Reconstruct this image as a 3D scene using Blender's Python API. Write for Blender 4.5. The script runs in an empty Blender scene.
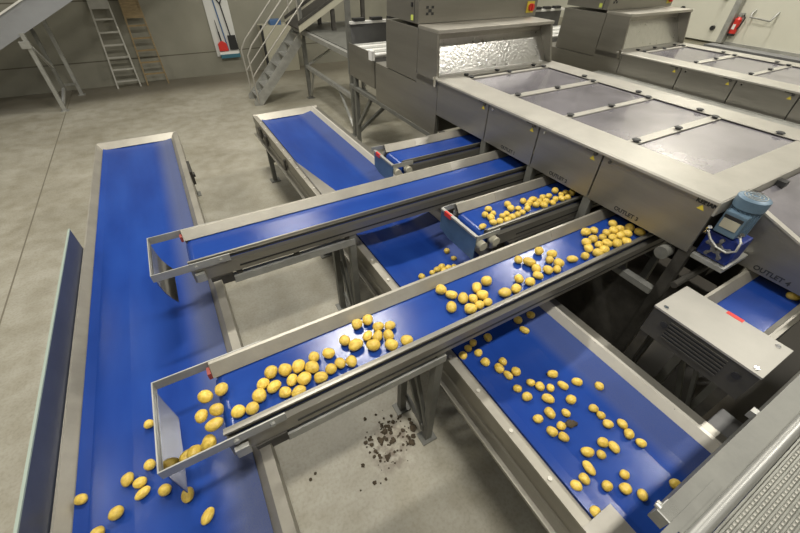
import bpy, bmesh, math, random
from mathutils import Vector, Matrix, noise
random.seed(7)
C = bpy.context.scene.collection
PI = math.pi
ZERO = Vector((0, 0, 0))

# ------------------------------------------------------------------ materials
def mat(name, col, rough=.5, metal=0.0, noise_amt=0.0, noise_scale=6.0, stretch=(1, 1, 1), bump=0.0, bump_scale=60.0,
        rough_var=0.0, spec=.5, col2=None, coat=0.0):
    m = bpy.data.materials.new(name); m.use_nodes = True
    nt = m.node_tree; b = nt.nodes['Principled BSDF']
    b.inputs['Base Color'].default_value = (*col, 1); b.inputs['Roughness'].default_value = rough
    b.inputs['Metallic'].default_value = metal; b.inputs['Specular IOR Level'].default_value = spec
    b.inputs['Coat Weight'].default_value = coat
    if noise_amt or bump or rough_var:
        tc = nt.nodes.new('ShaderNodeTexCoord'); mp = nt.nodes.new('ShaderNodeMapping')
        mp.inputs['Scale'].default_value = stretch
        nt.links.new(tc.outputs['Object'], mp.inputs['Vector'])
        n = nt.nodes.new('ShaderNodeTexNoise'); n.inputs['Scale'].default_value = noise_scale
        n.inputs['Detail'].default_value = 6; n.inputs['Roughness'].default_value = .62
        nt.links.new(mp.outputs['Vector'], n.inputs['Vector'])
        if noise_amt:
            r = nt.nodes.new('ShaderNodeValToRGB')
            c2 = col2 or tuple(c * (1 - noise_amt) for c in col)
            r.color_ramp.elements[0].position = .32; r.color_ramp.elements[1].position = .68
            r.color_ramp.elements[0].color = (*c2, 1); r.color_ramp.elements[1].color = (*col, 1)
            nt.links.new(n.outputs['Fac'], r.inputs['Fac']); nt.links.new(r.outputs['Color'], b.inputs['Base Color'])
        if rough_var:
            mr = nt.nodes.new('ShaderNodeMapRange')
            mr.inputs['To Min'].default_value = max(0.02, rough - rough_var); mr.inputs['To Max'].default_value = rough + rough_var
            nt.links.new(n.outputs['Fac'], mr.inputs['Value']); nt.links.new(mr.outputs['Result'], b.inputs['Roughness'])
        if bump:
            n2 = nt.nodes.new('ShaderNodeTexNoise'); n2.inputs['Scale'].default_value = bump_scale
            n2.inputs['Detail'].default_value = 3
            nt.links.new(mp.outputs['Vector'], n2.inputs['Vector'])
            bp = nt.nodes.new('ShaderNodeBump'); bp.inputs['Strength'].default_value = bump; bp.inputs['Distance'].default_value = .01
            nt.links.new(n2.outputs['Fac'], bp.inputs['Height']); nt.links.new(bp.outputs['Normal'], b.inputs['Normal'])
    return m

M = {}
M['steel'] = mat('brushed_steel', (.50, .475, .42), .42, .75, .22, 3.0, (1, 1, 1), .10, 40, .08)
M['rail'] = mat('worn_rail_steel', (.43, .405, .345), .45, .55, .22, 4.0, (1, 1, 1), .08, 50, .08)
M['panel'] = mat('satin_panel_steel', (.34, .325, .285), .40, .8, .16, 2.5, (.3, .3, 3), .06, 60, .07)
M['deck'] = mat('pale_deck_steel', (.46, .44, .39), .42, .4, .14, 5.0, (1, 1, 1), .05, 50, .06)
M['polished'] = mat('polished_hammered_steel', (.72, .71, .68), .30, 1.0, .10, 14.0, (1, 1, 1), .40, 34, .08)
M['sheet'] = mat('smooth_deflector_steel', (.24, .245, .26), .12, 1.0, .12, 8.0, (1, 1, 1), .03, 20, .04)
M['galv'] = mat('galvanised_steel', (.46, .46, .43), .5, .55, .25, 9.0, (1, 1, 1), .08, 40, .1)
M['dark'] = mat('dark_grimy_steel', (.085, .08, .07), .55, .5, .4, 9.0, (1, 1, 1), .1, 40, .1)
M['rubber'] = mat('black_rubber', (.02, .02, .02), .5)
M['frame'] = mat('grey_painted_steel', (.20, .20, .18), .5, .3, .3, 7.0, (1, 1, 1), .06, 40, .1)
M['guard'] = mat('dark_blue_grey_sheet', (.075, .085, .12), .42, .2, .2, 4.0)
M['greenedge'] = mat('pale_green_edge_trim', (.30, .36, .31), .5)
M['bluesheet'] = mat('steel_blue_sheet', (.10, .185, .31), .42, .3, .25, 8.0)
M['lid'] = mat('smoky_lid_sheet', (.45, .43, .48), .15, .6, .32, 3.2, (1, 1, 1), .05, 8, .08, spec=.6)
M['motor'] = mat('blue_grey_motor_paint', (.12, .19, .26), .45, .1, .25, 10.0)
M['gear'] = mat('deep_blue_paint', (.015, .035, .22), .35, .1, .3, 20.0)
M['chrome'] = mat('bright_chrome', (.8, .8, .8), .15, 1.0)
M['white'] = mat('white_plastic', (.75, .74, .70), .45)
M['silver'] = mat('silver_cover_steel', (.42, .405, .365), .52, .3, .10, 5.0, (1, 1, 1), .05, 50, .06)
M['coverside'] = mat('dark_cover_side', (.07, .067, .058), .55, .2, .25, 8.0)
M['skirt'] = mat('bright_skirt_steel', (.66, .63, .56), .42, .35, .10, 5.0, (1, 1, 1), .05, 50, .06)
M['dkred'] = mat('faded_red_clip', (.28, .05, .04), .5)
M['red'] = mat('red_plastic', (.62, .04, .03), .4)
M['yellow'] = mat('yellow_sticker', (.60, .48, .05), .5)
M['ink'] = mat('black_ink', (.03, .03, .03), .6)
M['green'] = mat('yellow_green_tag', (.55, .62, .12), .5)
M['tread'] = mat('grooved_tread_metal', (.27, .27, .24), .45, .5, .25, 9.0, (1, 1, 1), .1, 50, .08)
M['tube'] = mat('satin_tube_steel', (.40, .40, .38), .42, .7, .08, 6.0)
M['wallwhite'] = mat('cream_insulated_panel', (.66, .65, .55), .5, 0, .05, 1.2)
M['ladder'] = mat('aluminium_ladder', (.50, .49, .44), .5, .4, .15, 10)
M['wood'] = mat('weathered_wood', (.30, .22, .11), .7, 0, .35, 7.0, (1, 1, 6))
M['board'] = mat('white_tool_board', (.60, .60, .57), .5)
M['bluehandle'] = mat('blue_handle', (.06, .13, .28), .45)
M['teal'] = mat('teal_bristle', (.04, .14, .19), .6)
M['soil'] = mat('dark_soil', (.075, .055, .032), .9, 0, .5, 30, (1, 1, 1), .6, 60)
M['elev'] = mat('pale_grey_painted_sheet', (.34, .35, .37), .5, .2, .12, 3.0)
M['ceiling'] = mat('pale_ceiling_sheet', (.16, .16, .15), .7)
M['hall'] = mat('beige_cladding', (.42, .40, .31), .6, 0, .12, 2.0)
M['dkgrey'] = mat('matt_grey_cover', (.15, .15, .15), .55, .1, .15, 8.0)

def floor_mat():
    m = bpy.data.materials.new('stained_concrete_floor'); m.use_nodes = True
    nt = m.node_tree; b = nt.nodes['Principled BSDF']; N = nt.nodes.new; Lk = nt.links.new
    tc = N('ShaderNodeTexCoord')
    n1 = N('ShaderNodeTexNoise'); n1.inputs['Scale'].default_value = .8; n1.inputs['Detail'].default_value = 8; n1.inputs['Roughness'].default_value = .65
    n2 = N('ShaderNodeTexNoise'); n2.inputs['Scale'].default_value = 5; n2.inputs['Detail'].default_value = 8
    n3 = N('ShaderNodeTexNoise'); n3.inputs['Scale'].default_value = 45; n3.inputs['Detail'].default_value = 4
    for n in (n1, n2, n3): Lk(tc.outputs['Object'], n.inputs['Vector'])
    r1 = N('ShaderNodeValToRGB')
    r1.color_ramp.elements[0].position = .30; r1.color_ramp.elements[0].color = (.285, .265, .205, 1)
    r1.color_ramp.elements[1].position = .62; r1.color_ramp.elements[1].color = (.41, .39, .325, 1)
    Lk(n1.outputs['Fac'], r1.inputs['Fac'])
    r2 = N('ShaderNodeValToRGB')
    r2.color_ramp.elements[0].position = .34; r2.color_ramp.elements[0].color = (.78, .76, .70, 1)
    r2.color_ramp.elements[1].position = .6; r2.color_ramp.elements[1].color = (1, 1, 1, 1)
    Lk(n2.outputs['Fac'], r2.inputs['Fac'])
    mx = N('ShaderNodeMix'); mx.data_type = 'RGBA'; mx.blend_type = 'MULTIPLY'; mx.inputs[0].default_value = .75
    Lk(r1.outputs['Color'], mx.inputs[6]); Lk(r2.outputs['Color'], mx.inputs[7])
    r3 = N('ShaderNodeValToRGB')
    r3.color_ramp.elements[0].position = .3; r3.color_ramp.elements[0].color = (.82, .81, .78, 1)
    r3.color_ramp.elements[1].position = .55; r3.color_ramp.elements[1].color = (1, 1, 1, 1)
    Lk(n3.outputs['Fac'], r3.inputs['Fac'])
    mx2 = N('ShaderNodeMix'); mx2.data_type = 'RGBA'; mx2.blend_type = 'MULTIPLY'; mx2.inputs[0].default_value = .8
    Lk(mx.outputs[2], mx2.inputs[6]); Lk(r3.outputs['Color'], mx2.inputs[7])
    # saw-cut joint running along the hall
    sx = N('ShaderNodeSeparateXYZ'); Lk(tc.outputs['Object'], sx.inputs[0])
    def joint(out, at):
        a = N('ShaderNodeMath'); a.operation = 'SUBTRACT'; Lk(sx.outputs[out], a.inputs[0]); a.inputs[1].default_value = at
        c = N('ShaderNodeMath'); c.operation = 'ABSOLUTE'; Lk(a.outputs[0], c.inputs[0])
        d = N('ShaderNodeMath'); d.operation = 'LESS_THAN'; Lk(c.outputs[0], d.inputs[0]); d.inputs[1].default_value = .008
        return d
    j1 = joint(0, -2.17)
    mx3 = N('ShaderNodeMix'); mx3.data_type = 'RGBA'; Lk(j1.outputs[0], mx3.inputs[0]); Lk(mx2.outputs[2], mx3.inputs[6])
    mx3.inputs[7].default_value = (.17, .15, .11, 1)
    def edge(out, lo, hi):
        r = N('ShaderNodeMapRange'); r.interpolation_type = 'SMOOTHSTEP'; r.inputs['From Min'].default_value = lo; r.inputs['From Max'].default_value = hi
        wv = N('ShaderNodeMath'); wv.operation = 'MULTIPLY_ADD'; Lk(n2.outputs['Fac'], wv.inputs[0]); wv.inputs[1].default_value = .5; Lk(sx.outputs[out], wv.inputs[2])
        Lk(wv.outputs[0], r.inputs['Value']); return r.outputs['Result']
    def mul(a, c):
        q = N('ShaderNodeMath'); q.operation = 'MULTIPLY'; Lk(a, q.inputs[0]); Lk(c, q.inputs[1]); return q.outputs[0]
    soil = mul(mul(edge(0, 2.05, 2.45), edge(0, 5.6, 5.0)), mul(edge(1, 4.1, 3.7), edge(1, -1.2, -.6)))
    wallside = edge(1, 10.9, 11.9)
    # brownish dirt patch beside the outlet belt's legs
    patch = mul(mul(edge(0, .55, .85), edge(0, 1.1, .8)), mul(edge(1, 1.0, 1.3), edge(1, 1.6, 1.3)))
    n5 = N('ShaderNodeTexNoise'); n5.inputs['Scale'].default_value = 14; n5.inputs['Detail'].default_value = 6; Lk(tc.outputs['Object'], n5.inputs['Vector'])
    r5 = N('ShaderNodeMapRange'); r5.inputs['From Min'].default_value = .42; r5.inputs['From Max'].default_value = .58; Lk(n5.outputs['Fac'], r5.inputs['Value'])
    patch = mul(patch, r5.outputs['Result'])
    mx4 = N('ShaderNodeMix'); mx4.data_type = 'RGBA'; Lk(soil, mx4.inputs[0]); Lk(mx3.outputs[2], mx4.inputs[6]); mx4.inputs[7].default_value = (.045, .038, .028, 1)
    ws = wallside
    mxw = N('ShaderNodeMix'); mxw.data_type = 'RGBA'; mw = N('ShaderNodeMath'); mw.operation = 'MULTIPLY'; Lk(ws, mw.inputs[0]); mw.inputs[1].default_value = .62; Lk(mw.outputs[0], mxw.inputs[0]); Lk(mx4.outputs[2], mxw.inputs[6]); mxw.inputs[7].default_value = (.085, .07, .045, 1)
    mx5 = N('ShaderNodeMix'); mx5.data_type = 'RGBA'; Lk(patch, mx5.inputs[0]); Lk(mxw.outputs[2], mx5.inputs[6]); mx5.inputs[7].default_value = (.13, .10, .07, 1)
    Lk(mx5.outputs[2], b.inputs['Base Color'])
    mr = N('ShaderNodeMapRange'); mr.inputs['To Min'].default_value = .38; mr.inputs['To Max'].default_value = .62
    Lk(n2.outputs['Fac'], mr.inputs['Value']); Lk(mr.outputs['Result'], b.inputs['Roughness'])
    bp = N('ShaderNodeBump'); bp.inputs['Strength'].default_value = .08; bp.inputs['Distance'].default_value = .01
    Lk(n3.outputs['Fac'], bp.inputs['Height']); Lk(bp.outputs['Normal'], b.inputs['Normal'])
    return m

def wall_mat():
    m = bpy.data.materials.new('precast_concrete_wall'); m.use_nodes = True
    nt = m.node_tree; b = nt.nodes['Principled BSDF']; N = nt.nodes.new; Lk = nt.links.new
    tc = N('ShaderNodeTexCoord'); sx = N('ShaderNodeSeparateXYZ'); Lk(tc.outputs['Object'], sx.inputs[0])
    n1 = N('ShaderNodeTexNoise'); n1.inputs['Scale'].default_value = 1.3; n1.inputs['Detail'].default_value = 8
    Lk(tc.outputs['Object'], n1.inputs['Vector'])
    r1 = N('ShaderNodeValToRGB')
    r1.color_ramp.elements[0].position = .3; r1.color_ramp.elements[0].color = (.215, .208, .165, 1)
    r1.color_ramp.elements[1].position = .7; r1.color_ramp.elements[1].color = (.27, .26, .208, 1)
    Lk(n1.outputs['Fac'], r1.inputs['Fac'])
    prev = r1.outputs['Color']
    for z in (.56, 1.76, 2.96):
        a = N('ShaderNodeMath'); a.operation = 'SUBTRACT'; Lk(sx.outputs[2], a.inputs[0]); a.inputs[1].default_value = z
        c = N('ShaderNodeMath'); c.operation = 'ABSOLUTE'; Lk(a.outputs[0], c.inputs[0])
        d = N('ShaderNodeMath'); d.operation = 'LESS_THAN'; Lk(c.outputs[0], d.inputs[0]); d.inputs[1].default_value = .012
        mx = N('ShaderNodeMix'); mx.data_type = 'RGBA'; Lk(d.outputs[0], mx.inputs[0]); Lk(prev, mx.inputs[6]); mx.inputs[7].default_value = (.10, .09, .065, 1)
        prev = mx.outputs[2]
    Lk(prev, b.inputs['Base Color']); b.inputs['Roughness'].default_value = .75
    return m

def belt_mat(name, sheen_axis, sheen_lo, sheen_hi, sheen_amt, tint=.25):
    """blue conveyor belt, grey reflection painted into one side along its length"""
    m = bpy.data.materials.new(name); m.use_nodes = True
    nt = m.node_tree; b = nt.nodes['Principled BSDF']; N = nt.nodes.new; Lk = nt.links.new
    tc = N('ShaderNodeTexCoord')
    n1 = N('ShaderNodeTexNoise'); n1.inputs['Scale'].default_value = 4; n1.inputs['Detail'].default_value = 7
    mp = N('ShaderNodeMapping'); mp.inputs['Scale'].default_value = (1, .25, 1) if sheen_axis == 0 else (.25, 1, 1)
    Lk(tc.outputs['Object'], mp.inputs['Vector']); Lk(mp.outputs['Vector'], n1.inputs['Vector'])
    r1 = N('ShaderNodeValToRGB')
    r1.color_ramp.elements[0].position = .3; r1.color_ramp.elements[0].color = (.011, .042, .235, 1)
    r1.color_ramp.elements[1].position = .72; r1.color_ramp.elements[1].color = (.019, .066, .31, 1)
    Lk(n1.outputs['Fac'], r1.inputs['Fac'])
    sx = N('ShaderNodeSeparateXYZ'); Lk(tc.outputs['Object'], sx.inputs[0])
    mr = N('ShaderNodeMapRange'); mr.interpolation_type = 'SMOOTHSTEP'
    mr.inputs['From Min'].default_value = sheen_lo; mr.inputs['From Max'].default_value = sheen_hi
    mr.inputs['To Min'].default_value = 0; mr.inputs['To Max'].default_value = sheen_amt
    Lk(sx.outputs[sheen_axis], mr.inputs['Value'])
    n2 = N('ShaderNodeTexNoise'); n2.inputs['Scale'].default_value = 260; n2.inputs['Detail'].default_value = 2
    Lk(tc.outputs['Object'], n2.inputs['Vector'])
    mu = N('ShaderNodeMath'); mu.operation = 'MULTIPLY'; Lk(mr.outputs['Result'], mu.inputs[0])
    mr2 = N('ShaderNodeMapRange'); mr2.inputs['From Min'].default_value = .3; mr2.inputs['From Max'].default_value = .7
    mr2.inputs['To Min'].default_value = .75; mr2.inputs['To Max'].default_value = 1.15
    Lk(n2.outputs['Fac'], mr2.inputs['Value']); Lk(mr2.outputs['Result'], mu.inputs[1])
    mx = N('ShaderNodeMix'); mx.data_type = 'RGBA'; Lk(mu.outputs[0], mx.inputs[0]); Lk(r1.outputs['Color'], mx.inputs[6])
    mx.inputs[7].default_value = (.14, .15, .19, 1)  # grey of the reflection painted into the belt colour
    Lk(mx.outputs[2], b.inputs['Base Color'])
    b.inputs['Roughness'].default_value = .2; b.inputs['Specular IOR Level'].default_value = .45
    bp = N('ShaderNodeBump'); bp.inputs['Strength'].default_value = .10; bp.inputs['Distance'].default_value = .003
    Lk(n2.outputs['Fac'], bp.inputs['Height']); Lk(bp.outputs['Normal'], b.inputs['Normal'])
    return m

def potato_mat():
    m = bpy.data.materials.new('yellow_potato_skin'); m.use_nodes = True
    nt = m.node_tree; b = nt.nodes['Principled BSDF']; N = nt.nodes.new; Lk = nt.links.new
    tc = N('ShaderNodeTexCoord'); oi = N('ShaderNodeObjectInfo')
    ad = N('ShaderNodeVectorMath'); ad.operation = 'ADD'; Lk(tc.outputs['Object'], ad.inputs[0])
    sc = N('ShaderNodeVectorMath'); sc.operation = 'SCALE'; sc.inputs[0].default_value = (37, 91, 53); Lk(oi.outputs['Random'], sc.inputs['Scale'])
    Lk(sc.outputs[0], ad.inputs[1])
    n1 = N('ShaderNodeTexNoise'); n1.inputs['Scale'].default_value = 2.0; n1.inputs['Detail'].default_value = 6
    n2 = N('ShaderNodeTexVoronoi'); n2.inputs['Scale'].default_value = 3.2
    Lk(ad.outputs[0], n1.inputs['Vector']); Lk(ad.outputs[0], n2.inputs['Vector'])
    r1 = N('ShaderNodeValToRGB')
    r1.color_ramp.elements[0].position = .28; r1.color_ramp.elements[0].color = (.56, .36, .05, 1)
    r1.color_ramp.elements[1].position = .6; r1.color_ramp.elements[1].color = (.76, .55, .10, 1)
    Lk(n1.outputs['Fac'], r1.inputs['Fac'])
    r2 = N('ShaderNodeValToRGB')
    r2.color_ramp.elements[0].position = .03; r2.color_ramp.elements[0].color = (.30, .20, .06, 1)
    r2.color_ramp.elements[1].position = .12; r2.color_ramp.elements[1].color = (1, 1, 1, 1)
    Lk(n2.outputs['Distance'], r2.inputs['Fac'])
    mx = N('ShaderNodeMix'); mx.data_type = 'RGBA'; mx.blend_type = 'MULTIPLY'; mx.inputs[0].default_value = .6
    Lk(r1.outputs['Color'], mx.inputs[6]); Lk(r2.outputs['Color'], mx.inputs[7])
    hs = N('ShaderNodeHueSaturation')
    mr = N('ShaderNodeMapRange'); mr.inputs['To Min'].default_value = .85; mr.inputs['To Max'].default_value = 1.1
    Lk(oi.outputs['Random'], mr.inputs['Value']); Lk(mr.outputs['Result'], hs.inputs['Value']); Lk(mx.outputs[2], hs.inputs['Color'])
    Lk(hs.outputs['Color'], b.inputs['Base Color'])
    b.inputs['Roughness'].default_value = .38; b.inputs['Subsurface Weight'].default_value = .0
    bp = N('ShaderNodeBump'); bp.inputs['Strength'].default_value = .15; bp.inputs['Distance'].default_value = .05
    Lk(n1.outputs['Fac'], bp.inputs['Height']); Lk(bp.outputs['Normal'], b.inputs['Normal'])
    return m

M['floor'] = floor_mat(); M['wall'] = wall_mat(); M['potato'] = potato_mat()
M['belt_left'] = belt_mat('blue_left_belt_painted_sheen', 0, .13, .30, .62)
M['belt_main'] = belt_mat('blue_main_belt_painted_sheen', 0, .12, .22, .36)
M['belt_out'] = belt_mat('blue_outlet_belt', 1, 50, 51, 0)

# ------------------------------------------------------------------ mesh helpers (world coordinates)
def box(bm, x0, x1, y0, y1, z0, z1):
    vs = [bm.verts.new((x, y, z)) for x in (x0, x1) for y in (y0, y1) for z in (z0, z1)]
    for f in ((0, 1, 3, 2), (4, 6, 7, 5), (0, 4, 5, 1), (2, 3, 7, 6), (0, 2, 6, 4), (1, 5, 7, 3)):
        bm.faces.new([vs[i] for i in f])

def B(*boxes):
    bm = bmesh.new()
    for b in boxes: box(bm, *b)
    return bm

AX = {'x': lambda u, v, w: (w, u, v), 'y': lambda u, v, w: (u, w, v), 'z': lambda u, v, w: (u, v, w)}
def prism(bm, pts, axis, a, b):
    """extrude a 2D outline: axis x -> pts are (y,z); y -> (x,z); z -> (x,y)"""
    f = AX[axis]; n = len(pts)
    A = [bm.verts.new(f(u, v, a)) for u, v in pts]; Bv = [bm.verts.new(f(u, v, b)) for u, v in pts]
    bm.faces.new(A); bm.faces.new(Bv)
    for i in range(n):
        j = (i + 1) % n
        bm.faces.new((A[i], A[j], Bv[j], Bv[i]))

def strip(bm, pts, th, axis, a, b):
    """bent sheet: a 2D polyline thickened to th and extruded"""
    P = [Vector(p) for p in pts]; n = len(P); off = []
    for i in range(n):
        d = Vector((0, 0))
        if i > 0: d += (P[i] - P[i - 1]).normalized()
        if i < n - 1: d += (P[i + 1] - P[i]).normalized()
        if d.length < 1e-6: d = (P[i] - P[i - 1])
        d.normalize(); nrm = Vector((-d.y, d.x))
        k = 1.0
        if 0 < i < n - 1:
            e = (P[i + 1] - P[i]).normalized(); k = 1 / max(.5, abs(d.dot(e)))
        off.append(P[i] + nrm * th * k)
    f = AX[axis]
    rings = []
    for w in (a, b):
        rings.append(([bm.verts.new(f(p.x, p.y, w)) for p in P], [bm.verts.new(f(p.x, p.y, w)) for p in off]))
    (a1, a2), (b1, b2) = rings
    for i in range(n - 1):
        bm.faces.new((a1[i], a1[i + 1], b1[i + 1], b1[i])); bm.faces.new((a2[i + 1], a2[i], b2[i], b2[i + 1]))
        bm.faces.new((a1[i + 1], a1[i], a2[i], a2[i + 1])); bm.faces.new((b1[i], b1[i + 1], b2[i + 1], b2[i]))
    for i in (0, n - 1): bm.faces.new((a1[i], b1[i], b2[i], a2[i]))

def cyl(bm, p0, p1, r, seg=16, r2=None):
    p0, p1 = Vector(p0), Vector(p1); d = p1 - p0
    mtx = Matrix.Translation((p0 + p1) / 2) @ d.to_track_quat('Z', 'Y').to_matrix().to_4x4()
    bmesh.ops.create_cone(bm, cap_ends=True, segments=seg, radius1=r, radius2=r if r2 is None else r2, depth=d.length, matrix=mtx)

def bar(bm, p0, p1, w, h=None, up=(0, 0, 1)):
    """square bar from p0 to p1"""
    h = h or w; p0, p1 = Vector(p0), Vector(p1); d = (p1 - p0).normalized(); up = Vector(up)
    if abs(d.dot(up)) > .98: up = Vector((1, 0, 0))
    s = d.cross(up).normalized(); t = s.cross(d).normalized()
    r = [[bm.verts.new(p + s * w / 2 * a + t * h / 2 * b) for a, b in ((-1, -1), (1, -1), (1, 1), (-1, 1))] for p in (p0, p1)]
    bm.faces.new(r[0]); bm.faces.new(r[1])
    for i in range(4):
        j = (i + 1) % 4; bm.faces.new((r[0][i], r[0][j], r[1][j], r[1][i]))

def tube(bm, pts, r, seg=10):
    pts = [Vector(p) for p in pts]; rings = []; prev = None
    for i, p in enumerate(pts):
        d = Vector((0, 0, 0))
        if i > 0: d += (p - pts[i - 1]).normalized()
        if i < len(pts) - 1: d += (pts[i + 1] - p).normalized()
        d.normalize()
        if prev is None: s = d.orthogonal().normalized()
        else: s = (prev - d * prev.dot(d)).normalized()
        prev = s; t = d.cross(s)
        rings.append([bm.verts.new(p + (s * math.cos(2 * PI * k / seg) + t * math.sin(2 * PI * k / seg)) * r) for k in range(seg)])
    bm.faces.new(rings[0]); bm.faces.new(rings[-1])
    for a, b in zip(rings, rings[1:]):
        for k in range(seg):
            j = (k + 1) % seg; bm.faces.new((a[k], a[j], b[j], b[k]))

def poly(bm, pts, th, direction):
    d = Vector(direction) * th
    A = [bm.verts.new(p) for p in pts]; Bv = [bm.verts.new(Vector(p) + d) for p in pts]
    bm.faces.new(A); bm.faces.new(Bv); n = len(pts)
    for i in range(n):
        j = (i + 1) % n; bm.faces.new((A[i], A[j], Bv[j], Bv[i]))

def obj(name, bm, m, parent=None, origin=None, smooth=False, bevel=0.0, label=None):
    """bm is in world coordinates; the mesh is stored relative to its parent's place (or origin)"""
    o0 = Vector(parent['o']) if parent is not None else Vector(origin or (0, 0, 0))
    bmesh.ops.recalc_face_normals(bm, faces=bm.faces)
    if bevel: bmesh.ops.bevel(bm, geom=[e for e in bm.edges if len(e.link_faces) == 2 and e.calc_face_angle(0) > .6], offset=bevel, segments=2, affect='EDGES', profile=.6)
    if o0.length: bmesh.ops.translate(bm, verts=bm.verts, vec=-o0)
    me = bpy.data.meshes.new(name); bm.to_mesh(me); bm.free()
    if smooth:
        for p in me.polygons: p.use_smooth = True
        try: me.set_sharp_from_angle(angle=math.radians(40))
        except Exception: pass
    me.materials.append(M[m] if isinstance(m, str) else m)
    o = bpy.data.objects.new(name, me); C.objects.link(o)
    if parent is not None: o.parent = parent
    else: o.location = o0
    o['o'] = tuple(o0)
    if label: o['label'] = label
    return o

def tag(o, label, cat, group=None):
    o['label'] = label; o['category'] = cat
    if group: o['group'] = group
    return o

def thing(name, label, cat, loc, group=None):
    o = bpy.data.objects.new(name, None); C.objects.link(o); o.location = loc; o.empty_display_size = .1
    o['o'] = tuple(loc)
    return tag(o, label, cat, group)

def struct(name, bm, m):
    o = obj(name, bm, m); o['kind'] = 'structure'; return o

def dup_tree(o, parent=None, loc=None):
    c = o.copy(); C.objects.link(c)
    if parent is not None: c.parent = parent
    if loc is not None: c.location = loc
    for ch in list(o.children): dup_tree(ch, c)
    return c

def text(name, s, size, loc, rot, m, parent, bold=0.0, align='LEFT'):
    cu = bpy.data.curves.new(name, 'FONT'); cu.body = s; cu.size = size; cu.extrude = .0006; cu.offset = bold; cu.align_x = align
    t = bpy.data.objects.new(name, cu); C.objects.link(t)
    bpy.context.view_layer.update()
    me = bpy.data.meshes.new_from_object(t.evaluated_get(bpy.context.evaluated_depsgraph_get()))
    bpy.data.objects.remove(t); bpy.data.curves.remove(cu)
    me.name = name; me.transform(Matrix.Translation(Vector(loc) - Vector(parent['o'])) @ rot.to_4x4())
    me.materials.clear(); me.materials.append(M[m])
    o = bpy.data.objects.new(name, me); C.objects.link(o); o.parent = parent; o['o'] = parent['o']
    return o
# text on a face looking towards -X: reads along -Y, up +Z
ROT_NX = Matrix(((0, 0, -1), (-1, 0, 0), (0, 1, 0)))
# text on a face looking towards -Y: reads along +X, up +Z
ROT_NY = Matrix(((1, 0, 0), (0, 0, -1), (0, 1, 0)))
# ------------------------------------------------------------------ the hall
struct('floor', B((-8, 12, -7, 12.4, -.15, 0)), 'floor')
struct('wall_back', B((-8.2, 12.2, 12.4, 12.6, -.15, 6.8)), 'wall')
struct('wall_left', B((-8.2, -8, -7, 12.4, -.15, 6.8)), 'wall')
struct('wall_front', B((-8.2, 12.2, -7.2, -7, -.15, 6.8)), 'wall')
struct('wall_right', B((12, 12.2, -7, 12.4, -.15, 6.8)), 'wallwhite')
struct('ceiling', B((-8.2, 12.2, -7.2, 12.6, 6.6, 6.8)), 'ceiling')
struct('trim_1', B((11.88, 12, -7, 12.4, 0, 1.13)), 'hall')
d1 = struct('door_1', B((11.80, 11.93, 5.12, 8.2, 1.18, 4.2)), 'wallwhite')
def part_of_struct(n, bm, m): return obj(n, bm, m, d1)
for y, z in ((5.32, 1.45), (5.32, 2.05), (6.2, 1.75), (7.1, 1.45)):
    bm = bmesh.new(); cyl(bm, (11.80, y, z), (11.74, y, z), .05, 14); part_of_struct('knob', bm, 'rubber')
part_of_struct('edge_seal', B((11.80, 11.95, 5.0, 5.12, 1.18, 4.2)), 'galv')
struct('trim_2', B((11.94, 12, 3.0, 5.0, 1.13, 1.2)), 'galv')

# fire extinguisher on the right wall
t = thing('fire_extinguisher', 'small red fire extinguisher hanging on the cream wall', 'fire extinguisher', (11.9, 4.92, 1.36))
bm = bmesh.new(); cyl(bm, (11.9, 4.92, 1.38), (11.9, 4.92, 1.66), .07, 20); cyl(bm, (11.9, 4.92, 1.66), (11.9, 4.92, 1.71), .07, 20, .025)
obj('body', bm, 'red', t, smooth=True)
bm = bmesh.new(); cyl(bm, (11.9, 4.92, 1.34), (11.9, 4.92, 1.385), .073, 20); obj('base', bm, 'rubber', t)
bm = bmesh.new(); cyl(bm, (11.9, 4.92, 1.71), (11.9, 4.92, 1.76), .028, 12); box(bm, 11.88, 11.92, 4.84, 4.94, 1.76, 1.79); obj('valve', bm, 'galv', t)
bm = bmesh.new(); tube(bm, [(11.9, 4.86, 1.76), (11.88, 4.80, 1.70), (11.87, 4.82, 1.55), (11.87, 4.85, 1.48)], .014); obj('hose', bm, 'rubber', t)
obj('label', B((11.826, 11.83, 4.89, 4.95, 1.47, 1.57)), 'white', t)
bm = bmesh.new(); box(bm, 11.96, 12, 4.86, 4.98, 1.42, 1.74); obj('wall_bracket', bm, 'galv', t)
bm = bmesh.new(); tube(bm, [(12, 4.72, 1.86), (11.9, 4.72, 1.80), (11.86, 4.70, 1.73), (11.86, 4.3, 1.70), (11.9, 4.27, 1.78), (12, 4.27, 1.86)], .02)
tag(obj('pull_handle', bm, 'galv', smooth=True), 'U-shaped metal pull handle on the cream wall', 'handle')

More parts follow.
